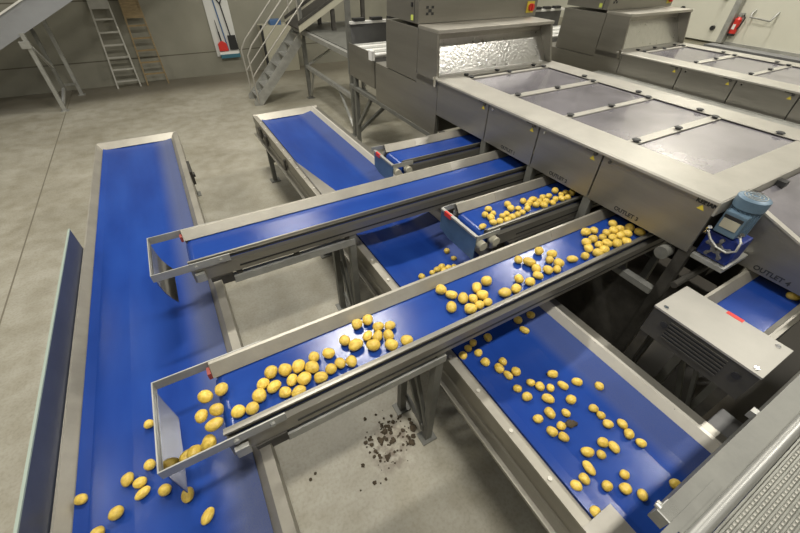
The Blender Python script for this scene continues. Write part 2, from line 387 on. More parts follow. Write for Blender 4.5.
# ------------------------------------------------------------------ long belts running along the hall
def collector(name, label, cat, xl, xr, zt, zb, ya, yb, belt, wings, side_l, side_r, legs):
    t = thing(name, label, cat, ((xl + xr) / 2, ya, 0))
    il, ir = wings[0][0], wings[-1][0]
    bm = bmesh.new(); pr = list(wings) + [(ir, zb - .12), (il, zb - .12)]
    prism(bm, pr, 'y', ya + .02, yb - .05); obj('belt', bm, belt, t)
    bm = bmesh.new(); strip(bm, side_l, .006, 'y', ya, yb); L = obj('side_rail', bm, 'rail', t)
    bm = bmesh.new(); strip(bm, side_r, .006, 'y', ya, yb); R = obj('side_rail', bm, 'rail', t)
    bm = bmesh.new()
    strip(bm, [(yb - .10, zb), (yb - .02, zt), (yb, zt), (yb, zt - .25)], .006, 'x', xl + .012, xr - .012); obj('end_plate', bm, 'rail', t)
    for y in legs:
        for x in (xl + .05, xr - .05):
            bm = bmesh.new(); box(bm, x - .03, x + .03, y - .03, y + .03, .01, zb - .08); box(bm, x - .07, x + .07, y - .07, y + .07, 0, .012)
            obj('leg', bm, 'frame', t)
        obj('cross_bar', B((xl + .08, xr - .08, y - .025, y + .025, .30, .35)), 'frame', t)
    return t, L, R

tl, L, R = collector('collecting_conveyor', 'wide blue belt conveyor at the left, running away under both chutes', 'conveyor',
    -1.10, -.155, .812, .75, -1.0, 5.95, 'belt_left',
    [(-1.04, .764), (-.985, .752), (-.80, .745), (-.50, .745), (-.34, .752), (-.245, .764)],
    [(-1.036, .745), (-1.088, .812), (-1.10, .812), (-1.10, .60), (-1.07, .60)],
    [(-.245, .745), (-.20, .806), (-.155, .812), (-.155, .60), (-.185, .60)], (5.6, 3.6, 1.7, -.5))
g = obj('spill_guard', B((-1.114, -1.106, -1.0, 3.48, .60, 1.002)), 'guard', tl, label='dark blue-grey spill guard')
obj('edge_trim', B((-1.1165, -1.1035, -1.0, 3.48, 1.002, 1.012)), 'greenedge', g)
bm = bmesh.new(); box(bm, -.155, -.12, 4.62, 4.95, .62, .78); obj('belt_tensioner', bm, 'dark', tl)
bm = bmesh.new(); cyl(bm, (-.14, 4.72, .70), (-.10, 4.72, .70), .03, 14); obj('tension_bolt', bm, 'dark', tl)

tc, L, R = collector('main_conveyor', 'long blue belt conveyor carrying scattered potatoes under the outlet belts', 'conveyor',
    .945, 1.94, .896, .83, -1.6, 5.87, 'belt_main',
    [(1.045, .846), (1.10, .834), (1.20, .826), (1.55, .826), (1.66, .834), (1.81, .856)],
    [(1.045, .826), (1.008, .888), (.992, .896), (.945, .896), (.945, .88)],
    [(1.81, .83), (1.852, .896), (1.864, .896), (1.864, .84)], (5.5, 3.4, 2.0, -.9))
bm = bmesh.new(); strip(bm, [(.947, .894), (.947, .80), (.955, .79), (.955, .74), (.947, .73), (.947, .63), (.918, .63), (.918, .645)], .005, 'y', -1.6, 5.87); obj('side_plate', bm, 'panel', tc)
obj('lower_lip', B((.914, .918, -1.6, 5.87, .63, .648)), 'rail', tc)
R.data.materials[0] = M['skirt']
bm = bmesh.new(); strip(bm, [(1.866, .80), (1.866, .874), (1.94, .874), (1.94, .63)], .006, 'y', -1.6, 5.87); fl = obj('side_flange', bm, 'panel', tc)
for y in (.10, .62, 1.14, 2.2, 3.2, 4.2): obj('joint_line', B((1.845, 1.8655, y - .003, y + .003, .885, .898)), 'ink', R)
bm = bmesh.new(); box(bm, .94, 1.127, -.9, -.012, .902, .907); obj('rail_plate', bm, 'steel', tc)
for i in range(24):
    y = 5.5 - i * .265
    bm = bmesh.new(); cyl(bm, (.970, y, .894), (.970, y, .906), .011, 10); obj('bolt', bm, 'skirt', L)
for y in (5.55, 5.25, 4.35):
    bm = bmesh.new(); box(bm, .925, .947, y - .12 if y > 5 else y - .04, y, .70, .83); obj('side_bracket', bm, 'dark', tc)
# skirt plate leaning from the left rail over the belt
bm = bmesh.new(); poly(bm, [(.99, 4.12, .905), (1.03, 4.12, .862), (1.21, 3.1, .848), (1.25, 2.75, .848), (.99, 2.75, .915)], .005, (0, 0, 1))
obj('skirt_plate', bm, 'steel', tc)
# grey gear cover on the right flange
bm = bmesh.new(); box(bm, 1.942, 2.11, -.24, -.03, .66, .878); obj('gear_cover', bm, 'dkgrey', tc, bevel=.006)

tc.rotation_euler.z = .011; tc.location.x += .02
# ------------------------------------------------------------------ outlet belts running across, out of the grader
def outlet(name, label, x0, x1, y0, y1, zt, chute=None, plate=None, legx=(), beam=None, curl=.0):
    """y0 = near outer face, y1 = far outer face"""
    t = thing(name, label, 'conveyor', (x0, (y0 + y1) / 2, 0))
    zb = zt - .06
    bm = bmesh.new()
    prof = [(x1, zb), (x0 + .055, zb)] + [(x0 + .055 - .05 * math.sin(a), zb - .05 + .05 * math.cos(a)) for a in (.5, 1, 1.57, 2.1, 2.7)] + [(x0 + .055, zb - .10), (x1, zb - .10)]
    prism(bm, prof, 'y', y0 + .035, y1 - .05); obj('belt', bm, 'belt_out', t, smooth=True)
    # far side: tall tilted skirt; near side: low lip over a grooved channel
    fp = [(y1 - .052, zb + .004), (y1 - .010, zt), (y1, zt), (y1, zt - .055), (y1 - .02, zt - .06), (y1 - .02, zt - .09), (y1, zt - .095), (y1, zt - .16), (y1 - .03, zt - .16)]
    xj = 2.05 if x0 < 2 else x1
    bm = bmesh.new(); strip(bm, fp, .005, 'x', x0 + .01, xj)
    far = obj('side_rail', bm, 'rail', t)
    if xj < x1:
        bm = bmesh.new(); strip(bm, fp, .005, 'x', xj + .002, x1); obj('rail_extension', bm, 'steel', t)
    bm = bmesh.new(); strip(bm, [(y0 + .045, zb + .004), (y0 + .028, zt), (y0 + .016, zt), (y0 + .016, zt - .012), (y0 + .05, zt - .02), (y0 + .05, zt - .062), (y0 - .002, zt - .066), (y0 - .004, zt - .16), (y0 + .03, zt - .16)], .004, 'x', x0 + .01, x1)
    near = obj('side_rail', bm, 'panel', t)
    obj('slot', B((x0 + .3, x1, y0 - .006, y0 - .001, zt - .128, zt - .116)), 'rubber', near)
    obj('rail_groove', B((x0 + .02, x1, y0 + .036, y0 + .046, zt - .064, zt - .018)), 'rubber', near)
    bm = bmesh.new(); cyl(bm, (x0 + .055, y0 + .04, zb - .05), (x0 + .055, y1 - .055, zb - .05), .044, 20); cyl(bm, (x0 + .055, y0 - .03, zb - .05), (x0 + .055, y1 + .03, zb - .05), .015, 12)
    obj('end_drum', bm, 'galv', t, smooth=True)
    for y in (y0 - .022, y1 + .022):
        bm = bmesh.new(); box(bm, x0 + .025, x0 + .085, y - .012, y + .012, zb - .085, zb - .02); obj('bearing_block', bm, 'galv', t, bevel=.004)
    if chute is not None:
        f = B((chute, x0 + .26, y0 - .016, y0 - .010, zt - .052, zt + .002), (chute, x0 + .26, y1 + .010, y1 + .016, zt - .052, zt + .002), (chute - .006, chute, y0 - .016, y1 + .016, zt - .052, zt + .002))
        fr = obj('chute_frame', f, 'galv', t)
        bm = bmesh.new(); strip(bm, [(chute + .002, zt - .03), (chute + .002 + curl * .08, zt - .10), (chute + .004 + curl * .25, zt - .17), (chute + .006 + curl * .6, zt - .23), (chute + .008 + curl, zt - .275)], .004, 'y', y0 + .0, y1 - .03)
        obj('deflector_plate', bm, 'sheet', t, smooth=True)
        bm = bmesh.new(); box(bm, x0 - .008, x0 + .008, y1 - .05, y1 - .005, zt - .06, zt - .02); obj('scraper_clip', bm, 'dkred', t)
        for xx in (x0 + .05, x0 + .2):
            for y in (y0 - .02, y1 + .02):
                bm = bmesh.new(); cyl(bm, (xx, y - .008, zt - .028), (xx, y + .008, zt - .028), .012, 8); obj('bolt', bm, 'galv', fr)
        bm = bmesh.new(); box(bm, x0 + .10, x0 + .24, y0 - .012, y0 + .02, zt - .19, zt - .162); box(bm, x0 + .16, x0 + .24, y0 - .010, y0 + .05, zt - .235, zt - .19); obj('scraper_bracket', bm, 'dark', t)
    if plate is not None:
        px, pa, pb, drop = plate
        f = B((px, x0 + .1, y0 - .016, y0 - .010, zt - .04, zt + .002), (px, x0 + .1, y1 + .010, y1 + .016, zt - .04, zt + .002), (px - .012, px + .012, pa, pb, zt - .012, zt + .004))
        obj('chute_frame', f, 'galv', t)
        bm = bmesh.new(); prism(bm, [(pb, zt), (pb, zt - drop * .85), (pb - .12, zt - drop), (pa, zt - drop), (pa, zt)], 'x', px - .005, px + .003)
        dp = obj('discharge_plate', bm, 'bluesheet', t, label='blue discharge plate')
        bm = bmesh.new(); box(bm, px - .0135, px + .004, pb - .13, pb - .05, zt - .03, zt + .006); obj('sticker', bm, 'red', dp, label='red sticker')
        for xx in (px + .04, px + .16):
            bm = bmesh.new(); cyl(bm, (xx, y0 - .055, zt - .075), (xx, y0 - .006, zt - .075), .034, 16); obj('roller_cap', bm, 'hall', t, smooth=True)
        bm = bmesh.new(); cyl(bm, (px + .035, y1 - .05, zt - .05), (px + .035, y1 - .16, zt - .05), .025, 14); obj('brush_roller', bm, 'galv', t)
        bm = bmesh.new(); box(bm, x0 + .22, x1, y0 - .03, y0 + .01, zt - .21, zt - .165); obj('under_beam', bm, 'dark', t)
    if beam:
        bx0, bx1 = beam
        bm = bmesh.new(); box(bm, bx0, bx1, y0 - .004, y0 + .046, zt - .26, zt - .205); obj('under_beam', bm, 'galv', t)
        bm = bmesh.new(); box(bm, bx0, bx1, y1 - .085, y1 - .035, zt - .255, zt - .20); obj('under_beam', bm, 'galv', t)
        for xx in (bx0 + .05, (bx0 + bx1) / 2, bx1 - .05):
            bm = bmesh.new(); box(bm, xx - .02, xx + .02, y0 + .01, y1 - .01, zt - .20, zt - .158); obj('cross_plate', bm, 'dark', t)
    for lx in legx:
        for y, dx in ((y0 + .03, .025), (y1 - .09, -.025)):
            bm = bmesh.new(); box(bm, lx + dx - .026, lx + dx + .026, y - .026, y + .026, .01, zt - .158); box(bm, lx + dx - .06, lx + dx + .06, y - .05, y + .05, 0, .012)
            obj('leg', bm, 'frame', t)
        bm = bmesh.new(); bar(bm, (lx, y0 + .05, .10), (lx, y1 - .11, .62), .03); bar(bm, (lx, y0 + .05, .16), (lx, y1 - .11, .20), .03)
        bar(bm, (lx, y0 + .03, .22), (lx, y1 - .09, zt - .22), .025); obj('brace', bm, 'frame', t)
    return t

outlet('outlet_conveyor', 'near blue outlet belt under OUTLET 3, crowded with yellow potatoes', -.285, 3.3, .93, 1.345, 1.26, chute=-.515, legx=(.81, 3.0), beam=(-.05, .87))
outlet('outlet_conveyor', 'long empty blue outlet belt with an open steel chute over the left conveyor', -.285, 3.3, 2.185, 2.595, 1.26, chute=-.48, curl=.05, legx=(.83, 3.0), beam=(-.05, .87))
outlet('outlet_conveyor', 'short blue outlet belt under OUTLET 2 with potatoes and blue end plate', 1.65, 3.3, 1.545, 1.96, 1.26, plate=(1.535, 1.535, 1.965, .21), legx=(3.0,))
outlet('outlet_conveyor', 'short empty blue outlet belt farthest back, at the first grader panel', 1.68, 3.3, 2.82, 3.24, 1.26, plate=(1.555, 2.80, 3.18, .20), legx=(3.0,))
outlet('outlet_conveyor', 'blue outlet belt under OUTLET 4 at the right edge, behind the vented cover', 2.26, 3.6, .055, .425, 1.20, legx=(2.55, 3.4))

# vented steel cover in front of the OUTLET 4 belt
t = thing('drive_cover', 'silver box cover with black vent slots and a red sticker', 'machine cover', (2.19, .24, 0))
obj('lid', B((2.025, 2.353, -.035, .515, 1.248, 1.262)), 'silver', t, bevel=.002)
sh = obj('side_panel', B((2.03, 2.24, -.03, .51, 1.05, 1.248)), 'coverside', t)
bm = bmesh.new()
for k in range(6): box(bm, 2.024, 2.031, .10, .40, 1.215 - k * .024, 1.224 - k * .024)
obj('vent_grille', bm, 'coverside', t)
bm = bmesh.new()
for k in range(5): box(bm, 2.0285, 2.0305, .10, .40, 1.195 - k * .024, 1.213 - k * .024)
obj('vent_slots', bm, 'rubber', t)
obj('sticker', B((2.325, 2.3545, .195, .28, 1.2525, 1.2635)), 'red', t, label='red sticker')
for y, x in ((.47, 2.06), (.01, 2.06), (.02, 2.31)):
    bm = bmesh.new(); cyl(bm, (x, y, 1.261), (x, y, 1.268), .013, 12); obj('screw', bm, 'chrome', t)
for y in (.42, .04):
    bm = bmesh.new(); cyl(bm, (2.030, y, 1.185), (2.018, y, 1.185), .02, 12); obj('knob', bm, 'rubber', t)
for x in (2.06, 2.20):
    for y in (.03, .48): obj('leg', B((x - .025, x + .025, y - .025, y + .025, 0, 1.05)), 'dark', t)

# ------------------------------------------------------------------ the grader
def grader():
    t = thing('potato_grader', 'long steel potato grader with smoky lids, numbered outlets and blue motor', 'grading machine', (2.6, 2.2, 0))
    bm = B((2.63, 4.42, .74, 3.70, 1.335, 1.655)); obj('housing', bm, 'dark', t)
    names = ('OUTLET 0', 'OUTLET 1', 'OUTLET 2', 'OUTLET 3')
    ys = ((3.64, 2.776), (2.764, 2.118), (2.106, 1.486), (1.474, .685))
    tx = ((3.20, 1.335), (2.51, 1.335), (1.89, 1.335), (1.245, 1.335))
    for i, (a, b) in enumerate(ys):
        p = obj('front_panel', B((2.60, 2.628, b, a, 1.31, 1.672)), 'panel', t, bevel=.003)
        if i: text('lettering', names[i], .043, (2.5985, tx[i][0], tx[i][1]), ROT_NX, 'ink', p, bold=.0012)
        y = b + .07
        bm = bmesh.new(); poly(bm, [(2.5985, y + .022, 1.603), (2.5985, y - .022, 1.603), (2.5985, y, 1.636)], .001, (1, 0, 0)); obj('warning_sticker', bm, 'yellow', p, label='yellow triangle sticker')
        if i < 3:
            bm = bmesh.new(); cyl(bm, (2.60, y - .015, 1.655), (2.586, y - .015, 1.655), .014, 12); box(bm, 2.588, 2.60, y - .01, y + .07, 1.662, 1.672); obj('latch', bm, 'dark', p)
        if i:
            bm = bmesh.new(); cyl(bm, (2.60, a - .06, 1.64), (2.59, a - .06, 1.64), .011, 12); obj('screw', bm, 'dark' if i == 3 else 'chrome', p)
    text('lettering', 'KERIAN', .036, (2.5985, .80, 1.642), ROT_NX, 'ink', t, bold=.002)
    # top frame with four openings
    bm = bmesh.new()
    strip(bm, [(2.592, 1.672), (2.592, 1.685), (2.604, 1.69), (2.93, 1.69)], .006, 'y', .68, 3.74)
    strip(bm, [(4.17, 1.69), (4.47, 1.69), (4.47, 1.60)], .006, 'y', .68, 3.74)
    for a, b in ((.68, .90), (1.46, 1.54), (2.10, 2.165), (2.76, 2.85), (3.50, 3.56), (3.62, 3.74)): box(bm, 2.93, 4.17, a, b, 1.684, 1.692)
    box(bm, 2.592, 4.47, .672, .684, 1.60, 1.69)
    obj('top_frame', bm, 'deck', t)
    obj('inner_tray', B((2.93, 4.17, 3.56, 3.62, 1.66, 1.676)), 'panel', t)
    for i, (a, b) in enumerate(((2.85, 3.50), (2.165, 2.76), (1.54, 2.10), (.90, 1.46))):
        l = obj('lid', B((2.935, 4.165, a + .005, b - .005, 1.668, 1.682)), 'lid', t)
        for x, y in ((2.985, b + .035), (3.55, b + .035), (4.12, b + .035), (4.20, a + .13)):
            bm = bmesh.new(); cyl(bm, (x, y, 1.69), (x, y, 1.706), .022, 14); cyl(bm, (x, y, 1.706), (x, y, 1.713), .034, 14, .026); obj('latch', bm, 'rubber', l)
    for x in (2.985, 3.45, 4.05):
        bm = bmesh.new(); cyl(bm, (x, 3.64, 1.69), (x, 3.64, 1.706), .022, 14); cyl(bm, (x, 3.64, 1.706), (x, 3.64, 1.713), .034, 14, .026); obj('latch', bm, 'rubber', t)
    # hood over the inlet end
    h = obj('hood', B((2.60, 4.33, 3.715, 4.12, 2.115, 2.15)), 'steel', t, bevel=.006)
    for x in (2.60, 4.40):
        bm = bmesh.new(); poly(bm, [(x, 3.665, 1.60), (x if x < 3 else 4.29, 3.725, 2.116), (x if x < 3 else 4.29, 4.10, 2.116), (x, 4.10, 1.60)], .03, (1, 0, 0)); obj('cheek', bm, 'panel', h)
    bm = bmesh.new(); strip(bm, [(3.75, 1.69), (3.90, 2.03)], .006, 'x', 2.63, 4.36); obj('polished_back', bm, 'polished', h, label='bright polished back plate')
    bm = bmesh.new(); strip(bm, [(3.90, 2.03), (3.91, 2.116)], .006, 'x', 2.63, 4.30); obj('dark_back', bm, 'steel', h)
    bm = bmesh.new(); box(bm, 2.63, 4.40, 3.735, 3.752, 1.69, 1.712); obj('sill', bm, 'chrome', h)
    bm = bmesh.new(); box(bm, 2.575, 2.60, 3.66, 3.70, 1.61, 1.72); obj('catch', bm, 'chrome', h)
    # inlet body
    obj('lower_body', B((2.605, 4.42, 3.75, 5.22, 1.05, 1.56)), 'panel', t, bevel=.004)
    obj('side_plate', B((2.60, 2.63, 3.645, 4.11, 1.0, 1.66)), 'panel', t)
    obj('upper_body', B((2.60, 4.42, 4.11, 4.88, 1.568, 2.115)), 'panel', t, bevel=.004)
    cb = obj('control_cabinet', B((2.60, 4.40, 4.12, 4.86, 2.152, 3.05)), 'panel', t, bevel=.004)
    obj('door_seam', B((2.598, 2.602, 4.20, 4.207, 2.16, 3.05)), 'rubber', cb)
    obj('tag', B((2.597, 2.601, 4.225, 4.275, 2.175, 2.225)), 'green', cb, label='yellow-green tag')
    obj('lock', B((2.59, 2.602, 4.24, 4.27, 2.30, 2.34)), 'rubber', cb)
    bm = bmesh.new()
    for (x, z) in ((2.70, 2.23), (2.77, 2.23), (2.70, 2.29), (2.77, 2.29)): box(bm, x, x + .03, 4.116, 4.121, z, z + .025)
    box(bm, 2.73, 2.77, 4.116, 4.121, 2.255, 2.285); obj('symbol_plate', bm, 'ink', cb, label='small black square symbol')
    sw = obj('switch_plate', B((4.22, 4.34, 4.112, 4.121, 2.19, 2.31)), 'yellow', cb)
    bm = bmesh.new(); cyl(bm, (4.28, 4.112, 2.25), (4.28, 4.08, 2.25), .04, 16); box(bm, 4.27, 4.29, 4.065, 4.09, 2.215, 2.285); obj('switch_knob', bm, 'red', sw, label='red rotary knob')
    # infeed roller table
    it = obj('infeed_side', B((2.60, 2.62, 5.25, 6.15, 1.2, 1.66)), 'panel', t)
    obj('infeed_floor', B((2.62, 4.3, 5.25, 6.13, 1.50, 1.54)), 'dark', t)
    for k in range(6):
        bm = bmesh.new(); y = 5.35 + k * .14; cyl(bm, (2.63, y, 1.62), (4.25, y, 1.62), .03, 14); obj('infeed_roller', bm, 'white' if k % 2 == 0 else 'galv', t, smooth=True)
    obj('lamp_bar', B((2.63, 4.2, 6.06, 6.13, 1.905, 1.94)), 'white', t)
    obj('dim_backdrop', B((2.66, 4.2, 6.13, 6.15, 1.55, 1.91)), 'dkgrey', t)  # added dark sheet standing in for the dim background
    for k in range(5): obj('sensor_block', B((2.68 + k * .3, 2.86 + k * .3, 6.05, 6.14, 1.94, 1.98)), 'rubber', t)
    obj('post', B((2.60, 2.67, 6.14, 6.21, 1.2, 2.7)), 'frame', t)
    obj('junction_box', B((2.55, 2.60, 5.22, 5.32, 1.58, 1.70)), 'white', t)
    # legs and beams
    for x in (2.605, 4.40):
        for y in (.70, 1.48, 2.11, 2.77, 3.7, 6.0):
            top = 1.335 if y < 4 else 1.2
            bm = bmesh.new(); box(bm, x, x + .06, y - .035, y + .035, .012, top); box(bm, x - .03, x + .09, y - .07, y + .07, 0, .012)
            obj('leg', bm, 'dark' if y < 1 else 'frame', t)
        obj('skirt_plate', B((x + .02, x + .03, .735, 3.66, .10, .88)), 'dark', t)
        obj('lower_beam', B((x - .02, x + .04, .735, 3.66, .88, .93)), 'galv', t)
        bm = bmesh.new(); box(bm, x - .01, x + .07, 3.74, 6.2, 1.0, 1.05); bar(bm, (x + .03, 5.95, .45), (x + .03, 5.45, 1.0), .05); bar(bm, (x + .03, 6.0, .30), (x + 1.0, 6.0, .95), .05); obj('support_beam', bm, 'frame', t)
    # sloping outlet end
    bm = bmesh.new(); prism(bm, [(.668, 1.22), (.668, 1.625), (-.45, 1.222), (-.45, 1.215)], 'x', 2.95, 2.975)
    ep = obj('end_panel', bm, 'panel', t)
    text('lettering', 'OUTLET 4', .045, (2.9485, .41, 1.238), ROT_NX, 'ink', ep, bold=.0012)
    bm = bmesh.new(); strip(bm, [(-.45, 1.224), (.668, 1.627)], .012, 'x', 2.945, 2.99); obj('edge_strip', bm, 'deck', ep)
    bm = bmesh.new(); strip(bm, [(-.45, 1.222), (.665, 1.624)], .008, 'x', 2.99, 4.17); el = obj('end_lid', bm, 'lid', t)
    bm = bmesh.new(); strip(bm, [(.02, 1.402), (.06, 1.417)], .004, 'x', 2.99, 4.17); obj('fold_line', bm, 'steel', el)
    for x, y in ((3.35, .64), (3.9, .64), (2.995, .64)):
        bm = bmesh.new(); box(bm, x - .03, x + .03, y - .02, y + .03, 1.63, 1.665); obj('latch', bm, 'rubber', el)
    bm = B((2.975, 4.17, .60, .665, 1.0, 1.6)); obj('end_bulkhead', bm, 'dark', t)
    # motor standing beside the last panel
    mt = thing_part('gear_motor', t, (2.80, .56, 1.4))
    mx, my = 2.745, .588
    bm = bmesh.new(); cyl(bm, (mx, my, 1.49), (mx, my, 1.67), .072, 28)
    for k in range(20):
        a = 2 * PI * k / 20; bar(bm, (mx + .074 * math.cos(a), my + .074 * math.sin(a), 1.50), (mx + .074 * math.cos(a), my + .074 * math.sin(a), 1.66), .009)
    obj('motor_body', bm, 'motor', mt)
    bm = bmesh.new(); cyl(bm, (mx, my, 1.67), (mx, my, 1.73), .083, 28); cyl(bm, (mx, my, 1.73), (mx, my, 1.74), .083, 28, .066); obj('fan_cover', bm, 'motor', mt, smooth=True)
    bm = bmesh.new()
    for k in range(3): 
        for q in range(24):
            a0, a1 = 2 * PI * q / 24, 2 * PI * (q + 1) / 24; r = .02 + k * .018
            bar(bm, (mx + r * math.cos(a0), my + r * math.sin(a0), 1.741), (mx + r * math.cos(a1), my + r * math.sin(a1), 1.741), .004)
    obj('fan_grille', bm, 'galv', mt)
    obj('terminal_box', B((mx - .105, mx - .05, my - .06, my + .06, 1.50, 1.65)), 'motor', mt, bevel=.008)
    obj('nameplate', B((mx - .109, mx - .103, my - .045, my + .045, 1.545, 1.605)), 'hall', mt)
    obj('nameplate_strip', B((mx - .109, mx - .1025, my - .05, my + .05, 1.608, 1.628)), 'rubber', mt)
    obj('gearbox', B((2.66, 2.82, .48, .665, 1.315, 1.485)), 'gear', mt, bevel=.012)
    bm = bmesh.new(); cyl(bm, (2.66, .57, 1.40), (2.648, .57, 1.40), .032, 20)
    for k in range(5):
        a = 2 * PI / 5 * k + .3; bar(bm, (2.652, .57, 1.40), (2.652, .57 + .062 * math.cos(a), 1.40 + .062 * math.sin(a)), .014); cyl(bm, (2.66, .57 + .062 * math.cos(a), 1.40 + .062 * math.sin(a)), (2.64, .57 + .062 * math.cos(a), 1.40 + .062 * math.sin(a)), .012, 8)
    obj('shaft_flange', bm, 'dkgrey', mt)
    bm = bmesh.new(); tube(bm, [(2.66, .515, 1.53), (2.63, .485, 1.51), (2.61, .475, 1.46), (2.61, .51, 1.425), (2.61, .57, 1.43), (2.61, .62, 1.46), (2.615, .66, 1.50)], .007); obj('cable', bm, 'galv', mt, smooth=True, label='pale grey looping cable')
    for p in ((2.655, .515, 1.53), (2.612, .664, 1.51), (2.612, .664, 1.485)):
        bm = bmesh.new(); cyl(bm, p, (p[0] - .008, p[1] - .008, p[2] + .02), .012, 12); obj('cable_gland', bm, 'chrome', mt)
    bm = bmesh.new(); box(bm, 2.63, 2.94, .47, .67, 1.28, 1.31); obj('mounting_plate', bm, 'galv', mt)
    bm = bmesh.new(); cyl(bm, (2.56, .80, 1.24), (2.64, .80, 1.24), .046, 20); obj('drive_pulley', bm, 'frame', t, smooth=True)
    bm = bmesh.new(); cyl(bm, (2.45, .60, 1.15), (2.95, .60, 1.15), .022, 12); obj('drive_shaft', bm, 'dark', t)
    return t

def thing_part(name, parent, loc):
    o = bpy.data.objects.new(name, None); C.objects.link(o); o.parent = parent
    o.location = (0, 0, 0); o['o'] = parent['o']; return o

g1 = grader()
g2 = dup_tree(g1, None, (2.6 + 3.25, 2.2, 0))
g2.scale = (.88, 1, 1)
for o in [c for c in g2.children_recursive if c.name.startswith('lettering')]: bpy.data.objects.remove(o)
g2['label'] = 'second steel grader standing behind, nearest the cream wall'
t = thing('cable_tray', 'grey steel tray running along the foot of the far grader', 'tray', (5.6, 2.2, 0))
bm = bmesh.new(); strip(bm, [(5.46, 1.42), (5.46, 1.40), (5.78, 1.40), (5.78, 1.42)], .006, 'y', -.3, 3.9); obj('channel', bm, 'galv', t)
for y in (.2, 3.4):
    obj('leg', B((5.6, 5.65, y - .025, y + .025, 0, 1.40)), 'frame', t)
t = thing('guard_rail', 'low dark grey trough behind the far grader by the cream wall', 'trough', (8.0, 2.6, 0))
obj('channel', B((7.95, 8.2, .4, 3.6, 1.55, 1.66)), 'dkgrey', t)
for y in (.8, 3.2): obj('leg', B((8.03, 8.1, y - .03, y + .03, 0, 1.55)), 'frame', t)
# ------------------------------------------------------------------ walkway in the near right corner
t = thing('walkway', 'grooved metal walkway with a rounded edge tube in the near right corner', 'walkway', (2.2, -.7, 0))
bm = bmesh.new(); strip(bm, [(-.20, 1.388), (-.18, 1.394), (-.108, 1.394), (-.104, 1.33)], .006, 'x', .96, 4.6); obj('kick_strip', bm, 'frame', t)
bm = bmesh.new(); cyl(bm, (.90, -.205, 1.388), (4.6, -.205, 1.388), .024, 28); obj('edge_tube', bm, 'tube', t, smooth=True)
bm = bmesh.new(); box(bm, .86, 1.22, -.172, -.145, 1.397, 1.403); obj('joint_plate', bm, 'frame', t)
jb = obj('end_bracket', B((.955, 1.02, -.145, -.100, 1.335, 1.40)), 'galv', t)
for x, z in ((.97, 1.40), (1.0, 1.37)):
    bm = bmesh.new(); cyl(bm, (x, -.105, z), (x, -.088, z), .010, 10); obj('bolt', bm, 'galv', jb)
for k in range(3):
    y1 = -.232 - k * .31; y0 = y1 - .30
    bm = bmesh.new(); box(bm, .90, 4.6, y0, y1, 1.34, 1.385)
    for r in range(15):
        yy = y1 - .012 - r * .0198
        prism(bm, [(yy - .006, 1.384), (yy - .003, 1.390), (yy + .003, 1.390), (yy + .006, 1.384)], 'x', .90, 4.6)
    p = obj('tread_plank', bm, 'tread', t)
    bm = bmesh.new()
    for r in range(15):
        yy = y1 - .022 - r * .0198
        if yy < y0 + .004: continue
        for q in range(180):
            xx = .92 + q * .0203 + (r % 2) * .010
            box(bm, xx, xx + .008, yy - .003, yy + .003, 1.383, 1.388)
    obj('grip_studs', bm, 'silver', p)
for x in (1.0 + 1.05, 4.4):
    for y in (-.24, -1.15):
        obj('leg', B((x - .03, x + .03, y - .03, y + .03, 0, 1.34)), 'frame', t)
bm = bmesh.new(); box(bm, 1.64, 1.67, -.106, -.080, 1.35, 1.39); obj('clip', bm, 'galv', t)

# ------------------------------------------------------------------ stairs and platform at the back
t = thing('staircase', 'steep grey metal stairs with thin tube handrails near the back wall', 'stairs', (1.6, 9.5, 0))
sl = 1.0
for y in (9.2, 9.78):
    bm = bmesh.new(); prism(bm, [(1.50, 0), (1.68, 0), (2.86, 1.22), (2.86, 1.38), (2.78, 1.38), (1.50, .10)], 'y', y - .012, y + .012); obj('stringer', bm, 'galv', t)
for k in range(7):
    z = .17 + k * .19; x = 1.62 + k * .19
    obj('step', B((x - .02, x + .21, 9.215, 9.765, z - .03, z)), 'galv', t)
for y in (9.17, 9.81):
    bm = bmesh.new()
    tube(bm, [(1.60, y, .05), (1.58, y, 1.02), (1.70, y, 1.20), (2.95, y, 2.42)], .017, 8)
    tube(bm, [(1.59, y, .60), (1.70, y, .72), (2.95, y, 1.94)], .014, 8); tube(bm, [(2.78, y, 1.25), (2.78, y, 2.25)], .017, 8)
    obj('handrail', bm, 'deck', t, smooth=True)

t = thing('platform', 'raised steel platform frame on braced legs behind the main conveyor', 'platform', (3.4, 8, 0))
obj('deck', B((2.88, 4.3, 6.5, 9.9, 1.38, 1.42)), 'frame', t)
for x in (2.83, 4.25):
    obj('beam', B((x - .04, x + .04, 6.3, 9.9, 1.33, 1.41)), 'galv', t)
    obj('beam', B((x - .035, x + .035, 6.62, 9.2, .66, .73)), 'galv', t)
    for y in (9.22, 6.6):
        bm = bmesh.new(); box(bm, x - .04, x + .04, y - .04, y + .04, .01, 2.9 if (y > 9 and x < 3) else 1.33); box(bm, x - .08, x + .08, y - .08, y + .08, 0, .012); obj('leg', bm, 'frame', t)
    bm = bmesh.new(); bar(bm, (x, 9.15, .08), (x, 8.75, .68), .04); obj('brace', bm, 'galv', t)
    bm = bmesh.new(); bar(bm, (x, 6.7, .12), (x, 7.3, .68), .04); obj('brace', bm, 'galv', t)
bm = bmesh.new(); bar(bm, (2.83, 9.22, .70), (4.25, 9.22, 1.35), .04); obj('brace', bm, 'galv', t)

